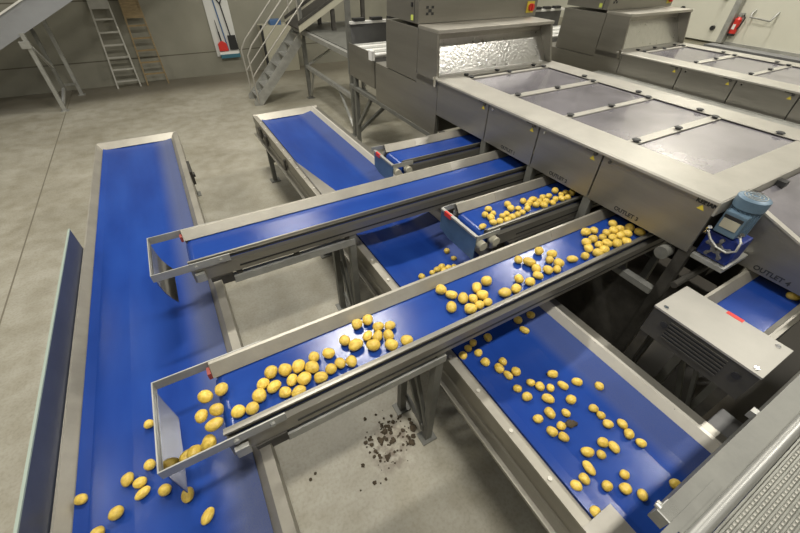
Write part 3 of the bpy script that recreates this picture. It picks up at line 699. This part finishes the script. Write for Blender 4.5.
t = thing('inclined_conveyor', 'dark inclined conveyor rising to the right above the platform', 'conveyor', (3.6, 8.2, 1.42))
inc = lambda lo, hi: [(2.62, lo), (5.2, lo + 1.31), (5.2, hi + 1.31), (2.62, hi)]
for y in (8.70, 9.66):
    bm = bmesh.new(); prism(bm, inc(1.43, 1.55), 'y', y, y + .03); obj('side_plate', bm, 'hall', t)
    bm = bmesh.new(); prism(bm, inc(1.552, 1.61), 'y', y - .01, y + .04); obj('top_rail', bm, 'dark', t)
bm = bmesh.new(); prism(bm, inc(1.47, 1.50), 'y', 8.73, 9.66); obj('belt', bm, 'dark', t)
for x, z in ((3.4, 1.80), (4.1, 2.15)):
    for y in (8.77, 9.63): obj('leg', B((x - .04, x + .04, y - .03, y + .03, 1.42, z)), 'dark', t)

# ------------------------------------------------------------------ along the back wall
def leaning_ladder(name, label, x0, x1, xa, xb, m, board=False, low_arch=False):
    t = thing(name, label, 'ladder', ((x0 + x1) / 2, 12.05, 0))
    ybot, ytop, zt = 12.06, 12.36, 2.7
    def P(u, z): 
        k = z / zt; return (x0 + (xa - x0) * k if u == 0 else x1 + (xb - x1) * k, ybot + (ytop - ybot) * k, z)
    for u in (0, 1):
        bm = bmesh.new(); bar(bm, P(u, 0), P(u, zt), .03, .07, (0, 1, 0)); obj('side_rail', bm, m, t)
    for k in range(9):
        z = .15 + k * .255 + (.1 if low_arch else 0); bm = bmesh.new(); bar(bm, P(0, z), P(1, z), .035, .035); obj('rung', bm, m, t)
    if board:
        bm = bmesh.new(); a, b, c, d = P(0, 1.42), P(1, 1.42), P(1, 1.88), P(0, 1.88); poly(bm, [a, b, c, d], .02, (0, -1, 0)); obj('top_board', bm, 'wood', t)
    else:
        bm = bmesh.new(); a, b, c, d = P(0, 1.62), P(1, 1.62), P(1, 2.1), P(0, 2.1); poly(bm, [a, b, c, d], .02, (0, -1, 0)); obj('top_plate', bm, 'ladder', t)
    return t
leaning_ladder('ladder', 'tall grey aluminium ladder leaning on the concrete wall, with a pale top plate', -1.20, -.70, -.98, -.68, 'ladder')
leaning_ladder('ladder', 'brownish ladder leaning on the concrete wall, with a wooden board near its top', -.54, -.06, -.40, -.10, 'wood', True, True)

t = thing('tool_board', 'white board on the concrete wall holding cleaning tools', 'tool board', (1.64, 12.39, .4))
bd = obj('board_sheet', B((1.34, 1.93, 12.37, 12.398, .44, 2.35)), 'board', t)
def hung(name, label, cat): return thing(name, label, cat, (1.6, 12.35, .5))
t = hung('shovel', 'black shovel hanging at the right of the white tool board', 'shovel')
bm = bmesh.new(); tube(bm, [(1.79, 12.345, .9), (1.72, 12.345, 1.62)], .016); obj('shaft', bm, 'rubber', t)
bm = bmesh.new(); tube(bm, [(1.72, 12.345, 1.62), (1.66, 12.345, 1.70), (1.665, 12.345, 1.80), (1.72, 12.345, 1.82), (1.765, 12.345, 1.78), (1.765, 12.345, 1.70), (1.72, 12.345, 1.62)], .014); obj('grip', bm, 'rubber', t)
bm = bmesh.new(); prism(bm, [(1.71, .92), (1.91, .92), (1.93, .58), (1.70, .58)], 'y', 12.33, 12.345); obj('blade', bm, 'rubber', t)
t = hung('broom', 'long blue-handled broom with a teal head at the foot of the white tool board', 'broom')
bm = bmesh.new(); tube(bm, [(1.66, 12.35, .56), (1.56, 12.35, 1.82)], .016); obj('handle', bm, 'bluehandle', t)
bm = bmesh.new(); box(bm, 1.40, 1.90, 12.29, 12.36, .49, .55); obj('head', bm, 'white', t)
bm = bmesh.new(); box(bm, 1.42, 1.92, 12.28, 12.36, .40, .49); obj('bristles', bm, 'teal', t)
t = hung('dustpan', 'small red dustpan with a black handle on the white tool board', 'dustpan')
bm = bmesh.new(); prism(bm, [(1.42, .57), (1.66, .57), (1.64, .74), (1.56, .80), (1.50, .80), (1.42, .74)], 'y', 12.31, 12.36); obj('pan', bm, 'red', t, bevel=.01)
bm = bmesh.new(); cyl(bm, (1.525, 12.345, .80), (1.51, 12.345, 1.02), .018, 10); cyl(bm, (1.51, 12.345, 1.02), (1.49, 12.345, 1.28), .012, 10, .006); obj('handle', bm, 'rubber', t)

t = thing('storage_bin', 'grey upright bin with dark edge behind the stair handrails', 'bin', (3.0, 12.1, 0))
obj('body', B((2.55, 3.45, 11.9, 12.35, 0, 1.14)), 'hall', t, bevel=.01)
obj('edge_strip', B((2.52, 2.58, 11.88, 11.93, .02, 1.16)), 'rubber', t)
tag(obj('blue_box', B((2.82, 3.12, 11.95, 12.2, 1.14, 1.26)), 'bluehandle', bevel=.01), 'small blue box lying on the grey bin', 'box')

# elevated infeed conveyor, upper left corner
t = thing('elevated_conveyor', 'pale grey inclined conveyor on legs in the upper left corner', 'conveyor', (-2.2, 11.2, 0))
def zi(x, o): return 1.18 + (x + 2.66) * .49 + o
pr = lambda lo, hi: [(-4.6, zi(-4.6, lo)), (1.0, zi(1.0, lo)), (1.0, zi(1.0, hi)), (-4.6, zi(-4.6, hi))]
bm = bmesh.new(); prism(bm, pr(0, .40), 'y', 10.70, 10.73); s = obj('side_plate', bm, 'elev', t)
bm = bmesh.new(); prism(bm, pr(.395, .425), 'y', 10.66, 10.74); obj('edge_strip', bm, 'white', s)
bm = bmesh.new(); prism(bm, pr(0, .40), 'y', 11.86, 11.89); obj('side_plate', bm, 'elev', t)
bm = bmesh.new(); prism(bm, pr(.12, .20), 'y', 10.73, 11.86); obj('belt', bm, 'belt_out', t)
for y in (10.71, 11.87):
    x = -2.19 if y < 11 else -1.95
    bm = bmesh.new(); box(bm, x - .035, x + .035, y - .035, y + .035, .01, zi(x, .03)); box(bm, x - .07, x + .07, y - .07, y + .07, 0, .012); obj('leg', bm, 'galv', t)
bm = bmesh.new(); box(bm, -2.12, -2.06, 11.12, 11.18, .30, zi(-2.1, .02)); obj('leg_strut', bm, 'frame', t)
bm = bmesh.new(); bar(bm, (-2.17, 10.75, .12), (-2.09, 11.15, .35), .045); bar(bm, (-2.17, 10.75, 1.2), (-2.09, 11.15, .75), .045); bar(bm, (-2.09, 11.15, .4), (-1.97, 11.85, .25), .045); obj('brace', bm, 'galv', t)
obj('leg_bracket', B((-2.30, -2.14, 10.64, 10.70, 1.19, 1.31)), 'galv', t)

# ------------------------------------------------------------------ potatoes
def potato_mesh(seed):
    bm = bmesh.new(); bmesh.ops.create_icosphere(bm, subdivisions=3, radius=1)
    off = Vector((seed * 7.3, seed * 3.1, seed * 1.7))
    for v in bm.verts:
        p = v.co.copy(); n = noise.noise(p * .9 + off) * .16 + noise.noise(p * 2.2 + off) * .035
        v.co = p * (1 + n * .8); v.co.x += .10 * math.sin(seed) * p.y * p.y
    # keep the unit extent
    for i in range(3):
        lo = min(v.co[i] for v in bm.verts); hi = max(v.co[i] for v in bm.verts)
        for v in bm.verts: v.co[i] = (v.co[i] - (lo + hi) / 2) * 2 / (hi - lo)
    me = bpy.data.meshes.new('potato'); bm.to_mesh(me); bm.free()
    for p in me.polygons: p.use_smooth = True
    me.materials.append(M['potato']); return me
PM = [potato_mesh(s + 1) for s in range(7)]
POT = [
('left', -0.71, 1.514, 0.75, 0.13, 0.0256, 0.0243, 0.0222), ('left', -0.715, 1.269, 0.75, 2.16, 0.0271, 0.0264, 0.0254), ('left', -0.816, 1.248, 0.75, 1.4, 0.0341, 0.0277, 0.025),
('left', -0.763, 1.203, 0.75, 3.01, 0.0313, 0.0265, 0.024), ('left', -0.755, 1.147, 0.75, 0.38, 0.0367, 0.0225, 0.02), ('left', -1.01, 1.258, 0.75, 2.63, 0.0288, 0.0244, 0.0235),
('left', -0.863, 1.11, 0.75, 0.23, 0.0324, 0.0285, 0.0271), ('left', -0.658, 1.105, 0.75, 2.28, 0.0295, 0.0277, 0.0262), ('left', -0.565, 1.028, 0.75, 1.38, 0.036, 0.0283, 0.0251),
('left', -0.938, 1.058, 0.75, 0.14, 0.0307, 0.0278, 0.0257), ('left', -0.495, 0.889, 0.75, 0.78, 0.0379, 0.0246, 0.0219), ('left', -0.599, 1.16, 0.75, 0.74, 0.0332, 0.0288, 0.0267),
('o3', -0.32, 1.192, 1.2, 2.2, 0.0344, 0.0299, 0.0287), ('o3', -0.25, 1.195, 1.2, 1.22, 0.0317, 0.029, 0.0271), ('o3', -0.286, 1.101, 1.2, 2.78, 0.0297, 0.0285, 0.0272),
('o3', -0.35, 1.104, 1.2, 1.11, 0.0306, 0.0259, 0.0242), ('o3', -0.306, 1.036, 1.2, 0.14, 0.0383, 0.0264, 0.0245), ('o3', -0.204, 1.044, 1.2, 0.26, 0.031, 0.0285, 0.0277),
('o3', -0.146, 1.029, 1.2, 0.59, 0.0297, 0.0276, 0.0258), ('o3', -0.104, 1.076, 1.2, 1.48, 0.0339, 0.0316, 0.0287), ('o3', -0.074, 1.132, 1.2, 0.42, 0.0304, 0.0264, 0.0234),
('o3', -0.024, 1.175, 1.2, 0.81, 0.0342, 0.0303, 0.0273), ('o3', -0.032, 1.092, 1.2, 0.37, 0.0355, 0.026, 0.024), ('o3', 0.039, 1.151, 1.2, 2.47, 0.0323, 0.0316, 0.0303),
('o3', 0.103, 1.14, 1.2, 0.95, 0.0365, 0.0309, 0.0298), ('o3', 0.052, 1.085, 1.2, 0.95, 0.0322, 0.0253, 0.0229), ('o3', 0.16, 1.102, 1.2, 2.43, 0.0363, 0.0313, 0.0287),
('o3', 0.107, 1.06, 1.2, 0.23, 0.0354, 0.0319, 0.0289), ('o3', 0.006, 1.036, 1.2, 2.5, 0.0293, 0.027, 0.0247), ('o3', 0.061, 1.009, 1.2, 0.34, 0.036, 0.0273, 0.024),
('o3', 0.188, 1.157, 1.2, 0.84, 0.0283, 0.0276, 0.0263), ('o3', 0.261, 1.143, 1.2, 2.43, 0.0327, 0.0277, 0.0246), ('o3', 0.179, 1.03, 1.2, 2.85, 0.0334, 0.0287, 0.0258),
('o3', 0.237, 1.049, 1.2, 0.06, 0.0283, 0.0276, 0.026), ('o3', 0.291, 1.06, 1.2, 1.91, 0.0306, 0.0258, 0.0239), ('o3', 0.344, 1.04, 1.2, 1.59, 0.0323, 0.0274, 0.0265),
('o3', 0.468, 1.245, 1.2, 0.91, 0.0313, 0.0302, 0.0287), ('o3', 0.534, 1.247, 1.2, 0.9, 0.0338, 0.0291, 0.0263), ('o3', 0.366, 1.175, 1.2, 2.23, 0.0302, 0.0295, 0.0266),
('o3', 0.404, 1.123, 1.2, 0.14, 0.0417, 0.0306, 0.0283), ('o3', 0.486, 1.149, 1.2, 0.67, 0.0323, 0.0254, 0.0229), ('o3', 0.533, 1.121, 1.2, 0.81, 0.0342, 0.0269, 0.0241),
('o3', 0.565, 1.175, 1.2, 3.08, 0.0322, 0.0272, 0.0261), ('o3', 0.624, 1.152, 1.2, 3.07, 0.0314, 0.0266, 0.0235), ('o3', 0.483, 1.074, 1.2, 2.63, 0.0382, 0.0323, 0.03),
('o3', 0.584, 1.095, 1.2, 1.47, 0.0332, 0.0286, 0.0275), ('o3', 0.566, 1.03, 1.2, 2.22, 0.0359, 0.0315, 0.0299), ('o3', 0.656, 1.02, 1.2, 2.85, 0.0334, 0.0294, 0.0261),
('o3', 1.03, 1.243, 1.2, 2.3, 0.0343, 0.0327, 0.0314), ('o3', 1.062, 1.18, 1.2, 2.39, 0.037, 0.0271, 0.0255), ('o3', 1.002, 1.097, 1.2, 0.88, 0.0393, 0.0308, 0.0289),
('o3', 1.106, 1.123, 1.2, 0.8, 0.0416, 0.0305, 0.0283), ('o3', 1.235, 1.155, 1.2, 0.83, 0.04, 0.0294, 0.0277), ('o3', 1.324, 1.168, 1.2, 2.95, 0.0349, 0.033, 0.0319),
('o3', 1.09, 1.03, 1.2, 2.82, 0.0379, 0.0326, 0.0307), ('o3', 1.156, 1.092, 1.2, 1.32, 0.0306, 0.0266, 0.0258), ('o3', 1.157, 1.032, 1.2, 1.05, 0.0283, 0.0276, 0.0259),
('o3', 1.223, 1.085, 1.2, 2.65, 0.0368, 0.0326, 0.0293), ('o3', 1.215, 1.026, 1.2, 3.08, 0.0297, 0.0258, 0.0247), ('o3', 1.354, 1.034, 1.2, 2.64, 0.0393, 0.0309, 0.0294),
('o3', 1.441, 1.029, 1.2, 0.18, 0.0341, 0.0297, 0.0285), ('o3', 1.52, 1.086, 1.2, 1.56, 0.0316, 0.0283, 0.0272), ('o3', 1.565, 1.035, 1.2, 2.79, 0.0325, 0.0299, 0.0264),
('o3', 1.69, 1.106, 1.2, 1.01, 0.0326, 0.0295, 0.0283), ('o3', 1.657, 1.054, 1.2, 2.07, 0.0351, 0.0257, 0.0235), ('o3', 1.752, 1.061, 1.2, 1.79, 0.0335, 0.0296, 0.0261),
('o3', 1.81, 1.037, 1.2, 0.52, 0.0301, 0.0264, 0.0245), ('o3', 1.654, 1.232, 1.2, 0.79, 0.0318, 0.0281, 0.0253), ('o3', 1.699, 1.177, 1.2, 2.06, 0.043, 0.0316, 0.028),
('o3', 1.843, 1.23, 1.2, 0.79, 0.032, 0.0309, 0.0297), ('o3', 1.901, 1.167, 1.2, 2.64, 0.0359, 0.0282, 0.027), ('o3', 1.84, 1.13, 1.2, 0.17, 0.0298, 0.0263, 0.0252),
('o3', 1.863, 1.073, 1.2, 1.57, 0.0344, 0.0323, 0.0297), ('o3', 1.986, 1.061, 1.2, 2.64, 0.0389, 0.0253, 0.0242), ('o3', 2.087, 1.041, 1.2, 0.42, 0.0286, 0.0274, 0.0253),
('o3', 2.318, 1.226, 1.2, 2.67, 0.0358, 0.0326, 0.0308), ('o3', 2.397, 1.213, 1.2, 1.35, 0.0329, 0.0278, 0.0258), ('o3', 2.296, 1.143, 1.2, 2.97, 0.0341, 0.0313, 0.0289),
('o3', 2.218, 1.139, 1.2, 1.34, 0.0342, 0.0325, 0.0296), ('o3', 2.175, 1.083, 1.2, 0.88, 0.0351, 0.0302, 0.0284), ('o3', 2.187, 1.016, 1.2, 2.13, 0.035, 0.0329, 0.0303),
('o3', 2.256, 1.019, 1.2, 0.86, 0.0346, 0.0326, 0.031), ('o3', 2.281, 1.08, 1.2, 0.45, 0.0293, 0.0271, 0.0257), ('o3', 2.382, 1.127, 1.2, 0.04, 0.03, 0.0269, 0.0238),
('o3', 2.342, 1.059, 1.2, 1.97, 0.0371, 0.0314, 0.0281), ('o3', 2.454, 1.15, 1.2, 0.42, 0.0327, 0.0284, 0.0265), ('o3', 2.596, 1.2, 1.2, 1.29, 0.0334, 0.0306, 0.0272),
('o3', 2.519, 1.138, 1.2, 0.92, 0.0355, 0.033, 0.0296), ('o3', 2.443, 1.09, 1.2, 2.74, 0.0302, 0.0284, 0.025), ('o3', 2.401, 1.023, 1.2, 0.63, 0.0383, 0.0324, 0.0309),
('o3', 2.508, 1.071, 1.2, 0.06, 0.036, 0.0317, 0.0306), ('o3', 2.584, 1.131, 1.2, 2.27, 0.0326, 0.0296, 0.0276), ('o3', 2.482, 1.005, 1.2, 0.9, 0.0371, 0.0329, 0.0293),
('o3', 2.576, 1.064, 1.2, 1.56, 0.035, 0.0313, 0.0293), ('o3', 2.664, 1.105, 1.2, 0.77, 0.0351, 0.033, 0.0303), ('o3', 2.681, 1.031, 1.2, 1.91, 0.0401, 0.0315, 0.0297),
('o2', 1.696, 1.659, 1.2, 0.11, 0.0336, 0.0231, 0.0208), ('o2', 1.801, 1.66, 1.2, 2.33, 0.0304, 0.0239, 0.0224), ('o2', 1.826, 1.716, 1.2, 1.19, 0.0357, 0.028, 0.0269),
('o2', 1.814, 1.774, 1.2, 0.5, 0.0272, 0.0253, 0.0241), ('o2', 1.89, 1.763, 1.2, 0.93, 0.0246, 0.0228, 0.0204), ('o2', 1.892, 1.824, 1.2, 2.35, 0.0296, 0.0264, 0.0241),
('o2', 1.928, 1.696, 1.2, 2.5, 0.0261, 0.0235, 0.0209), ('o2', 1.917, 1.629, 1.2, 0.52, 0.0327, 0.0281, 0.0263), ('o2', 1.978, 1.704, 1.2, 2.22, 0.0254, 0.0246, 0.0221),
('o2', 1.858, 1.647, 1.2, 0.37, 0.0314, 0.0273, 0.0244), ('o2', 1.98, 1.643, 1.2, 1.51, 0.0307, 0.0289, 0.0258), ('o2', 2.041, 1.649, 1.2, 0.41, 0.0291, 0.026, 0.0251),
('o2', 2.113, 1.717, 1.2, 2.82, 0.0259, 0.0236, 0.021), ('o2', 2.106, 1.659, 1.2, 2.6, 0.0251, 0.0235, 0.0208), ('o2', 2.077, 1.804, 1.2, 1.3, 0.0302, 0.0285, 0.0269),
('o2', 2.057, 1.744, 1.2, 1.27, 0.0319, 0.0286, 0.0274), ('o2', 2.231, 1.784, 1.2, 0.8, 0.0305, 0.0258, 0.0243), ('o2', 2.177, 1.681, 1.2, 0.15, 0.0292, 0.026, 0.024),
('o2', 2.222, 1.717, 1.2, 0.2, 0.0291, 0.0255, 0.0226), ('o2', 2.326, 1.765, 1.2, 2.94, 0.0366, 0.0269, 0.0243), ('o2', 2.342, 1.71, 1.2, 0.51, 0.0291, 0.0271, 0.0259),
('o2', 2.269, 1.745, 1.2, 1.86, 0.0273, 0.0254, 0.0224), ('o2', 2.286, 1.689, 1.2, 0.16, 0.0298, 0.0292, 0.0261), ('o2', 2.417, 1.745, 1.2, 0.85, 0.0316, 0.0276, 0.0249),
('o2', 2.486, 1.741, 1.2, 0.02, 0.0316, 0.0248, 0.0235), ('o2', 2.392, 1.684, 1.2, 1.15, 0.0295, 0.0282, 0.0273), ('o2', 2.332, 1.65, 1.2, 1.7, 0.0326, 0.0283, 0.0259),
('o2', 2.433, 1.646, 1.2, 0.94, 0.0298, 0.0261, 0.0232), ('o2', 2.603, 1.78, 1.2, 0.74, 0.0331, 0.028, 0.0254), ('o2', 2.496, 1.675, 1.2, 0.18, 0.0311, 0.0263, 0.0253),
('o2', 2.602, 1.711, 1.2, 0.37, 0.0252, 0.0228, 0.0214), ('o2', 2.553, 1.66, 1.2, 1.95, 0.0304, 0.0266, 0.0241), ('o2', 2.658, 1.712, 1.2, 1.9, 0.0274, 0.0247, 0.0236),
('o2', 2.704, 1.682, 1.2, 1.06, 0.0321, 0.028, 0.0263), ('o2', 2.608, 1.646, 1.2, 0.51, 0.0287, 0.0259, 0.0251), ('cfar', 1.595, 1.915, 0.82, 1.05, 0.0261, 0.0253, 0.0234),
('cfar', 1.591, 1.808, 0.82, 2.97, 0.0246, 0.0222, 0.0199), ('cfar', 1.44, 1.768, 0.82, 0, 0.0294, 0.0259, 0.0245), ('cfar', 1.385, 1.753, 0.82, 2.64, 0.0294, 0.0253, 0.0234),
('cfar', 1.479, 1.729, 0.82, 2.73, 0.0277, 0.0242, 0.0227), ('cfar', 1.531, 1.724, 0.82, 0.09, 0.0235, 0.0209, 0.0193), ('cfar', 1.428, 1.715, 0.82, 1.81, 0.028, 0.0261, 0.0248),
('cfar', 1.333, 1.744, 0.82, 2.8, 0.0247, 0.0232, 0.0217), ('cfar', 1.232, 1.742, 0.82, 2.02, 0.0287, 0.0266, 0.0252), ('c', 1.064, 0.987, 0.82, 1.52, 0.0282, 0.0266, 0.0253),
('c', 1.129, 1.018, 0.82, 2.19, 0.0252, 0.0232, 0.0205), ('c', 1.184, 1.036, 0.82, 0.68, 0.0272, 0.0235, 0.0223), ('c', 1.298, 1.021, 0.82, 1.19, 0.0303, 0.0273, 0.0248),
('c', 1.166, 0.958, 0.82, 0.31, 0.0269, 0.0255, 0.0225), ('c', 1.159, 0.88, 0.82, 1.68, 0.0297, 0.028, 0.025), ('c', 1.695, 1.028, 0.82, 2.97, 0.0295, 0.0286, 0.0256),
('c', 1.582, 1.037, 0.82, 2.15, 0.0296, 0.0282, 0.0265), ('c', 1.562, 0.952, 0.82, 2.03, 0.0344, 0.0237, 0.0211), ('c', 1.26, 0.83, 0.82, 1.52, 0.0282, 0.0238, 0.0219),
('c', 1.205, 0.804, 0.82, 1.54, 0.0329, 0.0278, 0.0249), ('c', 1.222, 0.741, 0.82, 1.75, 0.0322, 0.0222, 0.0212), ('c', 1.278, 0.735, 0.82, 1, 0.0295, 0.0285, 0.0258),
('c', 1.464, 0.612, 0.82, 2.63, 0.0332, 0.0252, 0.0242), ('c', 1.305, 0.635, 0.82, 2.43, 0.0262, 0.0222, 0.0212), ('c', 1.333, 0.588, 0.82, 1.68, 0.028, 0.0268, 0.0237),
('c', 1.383, 0.552, 0.82, 0.34, 0.0247, 0.0236, 0.0209), ('c', 1.461, 0.527, 0.82, 1.95, 0.033, 0.0227, 0.022), ('c', 1.554, 0.502, 0.82, 2.42, 0.0319, 0.025, 0.0229),
('c', 1.208, 0.646, 0.82, 2.48, 0.0266, 0.0229, 0.0206), ('c', 1.217, 0.578, 0.82, 2.82, 0.0301, 0.026, 0.0252), ('c', 1.316, 0.509, 0.82, 2.21, 0.036, 0.0264, 0.0249),
('c', 1.429, 0.439, 0.82, 0.03, 0.0304, 0.0272, 0.0242), ('c', 1.646, 0.417, 0.82, 0.76, 0.0263, 0.0254, 0.0236), ('c', 1.175, 0.449, 0.82, 2.63, 0.0283, 0.0239, 0.0227),
('c', 1.259, 0.441, 0.82, 1.52, 0.0337, 0.0264, 0.0251), ('c', 1.341, 0.398, 0.82, 1.73, 0.026, 0.022, 0.0196), ('c', 1.257, 0.359, 0.82, 0.01, 0.025, 0.0238, 0.0222),
('c', 1.189, 0.361, 0.82, 2.01, 0.0302, 0.0256, 0.0233), ('c', 1.223, 0.309, 0.82, 2.01, 0.0283, 0.024, 0.0226), ('c', 1.499, 0.34, 0.82, 2.57, 0.0266, 0.023, 0.021),
('c', 1.502, 0.292, 0.82, 1.92, 0.0236, 0.0225, 0.0202), ('c', 1.268, 0.194, 0.82, 2.54, 0.0346, 0.0254, 0.0245), ('c', 1.212, 0.138, 0.82, 1.53, 0.0377, 0.0231, 0.0204),
('c', 1.15, 0.115, 0.82, 1.55, 0.0279, 0.0236, 0.0223), ('c', 1.09, 0.116, 0.82, 2.27, 0.0285, 0.0241, 0.0215), ('c', 1.076, -0.004, 0.82, 0.51, 0.0269, 0.0251, 0.0229),
('c', 1.321, 0.151, 0.82, 1.54, 0.0234, 0.0225, 0.0214), ('c', 1.493, 0.239, 0.82, 2.63, 0.0287, 0.0243, 0.0216), ('c', 1.561, 0.201, 0.82, 1.54, 0.0295, 0.0232, 0.0215),
('c', 1.543, 0.147, 0.82, 0.68, 0.0285, 0.0248, 0.024), ('c', 1.557, 0.085, 0.82, 2.1, 0.027, 0.0228, 0.0214), ('c', 1.38, 0.188, 0.82, 2.7, 0.0285, 0.0258, 0.0244),
('c', 1.412, 0.142, 0.82, 1.46, 0.0322, 0.0237, 0.0225), ('c', 1.342, 0.03, 0.82, 0.12, 0.0235, 0.0226, 0.0203), ('c', 1.22, 0.04, 0.82, 3.03, 0.0261, 0.0241, 0.0226),
('c', 1.286, -0.013, 0.82, 2.51, 0.0283, 0.0264, 0.0246), ('c', 1.336, -0.07, 0.82, 0.7, 0.0271, 0.0234, 0.0213), ('c', 1.519, -0.12, 0.82, 3.06, 0.0267, 0.0244, 0.0233),
('o4', 3.012, 0.162, 1.14, 2.35, 0.0383, 0.0281, 0.025), ('fall', -0.36, 1.03, 1.12, 0.6, 0.036, 0.032, 0.03), ('fall', -0.43, 1.036, 1.085, 1, 0.034, 0.031, 0.03),
('fall', -0.47, 1.06, 1.04, 0.3, 0.037, 0.03, 0.03), ('fall', -0.41, 1.1, 0.97, 2, 0.034, 0.031, 0.03)
]
first = bpy.data.objects.new('potato', PM[0])
def ordinal(n):
    return '%d%s' % (n, 'th' if 10 <= n % 100 <= 20 else {1: 'st', 2: 'nd', 3: 'rd'}.get(n % 10, 'th'))
INFO = {  # group, label pattern, sort key, crosswise coordinate and its words
 'o3': ('potatoes on the near outlet belt', '{s} potato under OUTLET 3, {n} from chute end, {w}', lambda p: p[1], 2, ('near the front rail', 'mid-belt', 'near the back rail'), (1.10, 1.18)),
 'o2': ('potatoes on the short outlet belt', '{s} potato under OUTLET 2, {n} from blue plate, {w}', lambda p: p[1], 2, ('near the front rail', 'mid-belt', 'near the back rail'), (1.72, 1.80)),
 'c': ('potatoes scattered on the main belt', '{s} potato on lower right belt, {n} from the crossing belt, {w}', lambda p: -p[2], 1, ('left side', 'mid-belt', 'right side'), (1.30, 1.50)),
 'cfar': ('potatoes below the blue end plate', '{s} potato on the lower belt before the blue end plate, {n} from the plate', lambda p: -p[1] , 1, ('', '', ''), (0, 0)),
 'left': ('potatoes on the left conveyor', '{s} potato on wide left conveyor, {n} from bottom of picture, {w}', lambda p: p[2], 1, ('left side', 'mid-belt', 'right side'), (-.85, -.60)),
 'fall': ('potatoes tumbling off the chute end', '{s} potato tumbling inside the steel chute frame, {n} below the belt end', lambda p: -p[3], 1, ('', '', ''), (0, 0)),
 'o4': ('potato on the last outlet belt', '{s} potato alone on the belt under OUTLET 4', lambda p: 0, 1, ('', '', ''), (0, 0)),
}
for k, (grp, pat, key, ax, words, cuts) in INFO.items():
    rows = sorted([p for p in POT if p[0] == k], key=key)
    for n, p in enumerate(rows):
        _, x, y, z, rot, a, b, c = p
        o = first.copy(); C.objects.link(o); o.data = PM[random.randrange(7)]
        o.location = (x, y, z + c * (1.0 if k != 'fall' else 0)); o.scale = (a, b, c)
        o.rotation_euler = (0, 0, rot) if k != 'fall' else (random.uniform(-.8, .8), random.uniform(-.8, .8), rot)
        s = 'long yellow' if a / b > 1.4 else ('oval yellow' if a / b > 1.2 else 'round yellow')
        w = words[0] if p[ax] < cuts[0] else (words[1] if p[ax] < cuts[1] else words[2])
        tag(o, pat.format(s=s, n=ordinal(n + 1), w=w), 'potato', grp if len(rows) > 1 else None)
bpy.data.objects.remove(first)

def lumps(spots, seed):
    rnd = random.Random(seed); bm = bmesh.new()
    for x, y, z, r in spots:
        b2 = bmesh.new(); bmesh.ops.create_icosphere(b2, subdivisions=2, radius=r)
        for v in b2.verts:
            v.co *= 1 + .5 * noise.noise(v.co / r * 1.7 + Vector((x * 9, y * 9, seed)))
            v.co.z *= .35; v.co += Vector((x, y, z + r * .35))
        vs = {v: bm.verts.new(v.co) for v in b2.verts}
        for f in b2.faces: bm.faces.new([vs[v] for v in f.verts])
        b2.free()
    return bm
tag(obj('soil_clod', lumps([(1.316, .344, .826, .024), (1.338, .335, .826, .018), (1.30, .352, .826, .014)], 3), 'soil', smooth=True), 'dark clod of soil among potatoes on the lower right belt', 'soil clod')
rnd = random.Random(5); sp = []
for cx, cy, n, s in ((.60, 1.17, 34, .06), (.64, 1.05, 26, .07), (.50, .99, 26, .06), (.45, 1.12, 16, .05), (.70, 1.05, 14, .05), (.36, .88, 5, .06), (.0, 1.12, 2, .02)):
    for _ in range(n): sp.append((rnd.gauss(cx, s), rnd.gauss(cy, s), 0, abs(rnd.gauss(.006, .006)) + .003))
o = tag(obj('soil_crumbs', lumps(sp, 8), 'soil', smooth=True), 'dark soil crumbs spilled on the concrete between the two long conveyors', 'soil'); o['kind'] = 'stuff'

# ------------------------------------------------------------------ light: rows of fluorescent fittings under the roof
def lamp(x, y, p, sx=1.6, sy=.35):
    li = bpy.data.lights.new('hall_lamp', 'AREA'); li.shape = 'RECTANGLE'; li.size = sx; li.size_y = sy; li.energy = p; li.color = (1, .96, .87)
    o = bpy.data.objects.new('hall_lamp', li); C.objects.link(o); o.location = (x, y, 6.35)
for x, y, p in (
    (.8, 4.9, 290), (.8, 9.6, 110), (.8, -.3, 260), (6.4, 5.0, 220), (6.4, 9.6, 110), (7.2, -.3, 260), (-4.4, 4.9, 150), (-4.4, -.3, 120), (-4.4, 9.6, 60), (11, 4.9, 200), (-1.5, -4.5, 60), (4, -4.5, 80)):
    lamp(x, y, p)
w = bpy.data.worlds.new('hall_air'); bpy.context.scene.world = w; w.use_nodes = True
w.node_tree.nodes['Background'].inputs[0].default_value = (.9, .95, 1, 1); w.node_tree.nodes['Background'].inputs[1].default_value = .05

# ------------------------------------------------------------------ camera
cam = bpy.data.cameras.new('camera'); co = bpy.data.objects.new('camera', cam); C.objects.link(co)
R0, D0, F0 = Vector((.867937, -.496403, .016436)), Vector((-.315695, -.576921, -.753325)), Vector((.383435, .648650, -.657443))
m = Matrix((R0, -D0, -F0)).transposed().to_4x4(); m.translation = (0, 0, 2.8); co.matrix_world = m
cam.sensor_width = 36; cam.lens = 366.21 / 800 * 36; cam.clip_start = .02; cam.clip_end = 100
S = bpy.context.scene; S.camera = co
S.view_settings.view_transform = 'Standard'; S.view_settings.look = 'None'; S.view_settings.gamma = 1; S.view_settings.exposure = -.2
S.view_settings.use_curve_mapping = False
for o in bpy.data.objects:
    if 'o' in o.keys(): del o['o']
    if o.parent is None and o.type in ('MESH', 'EMPTY') and 'kind' not in o.keys(): o['kind'] = 'thing'
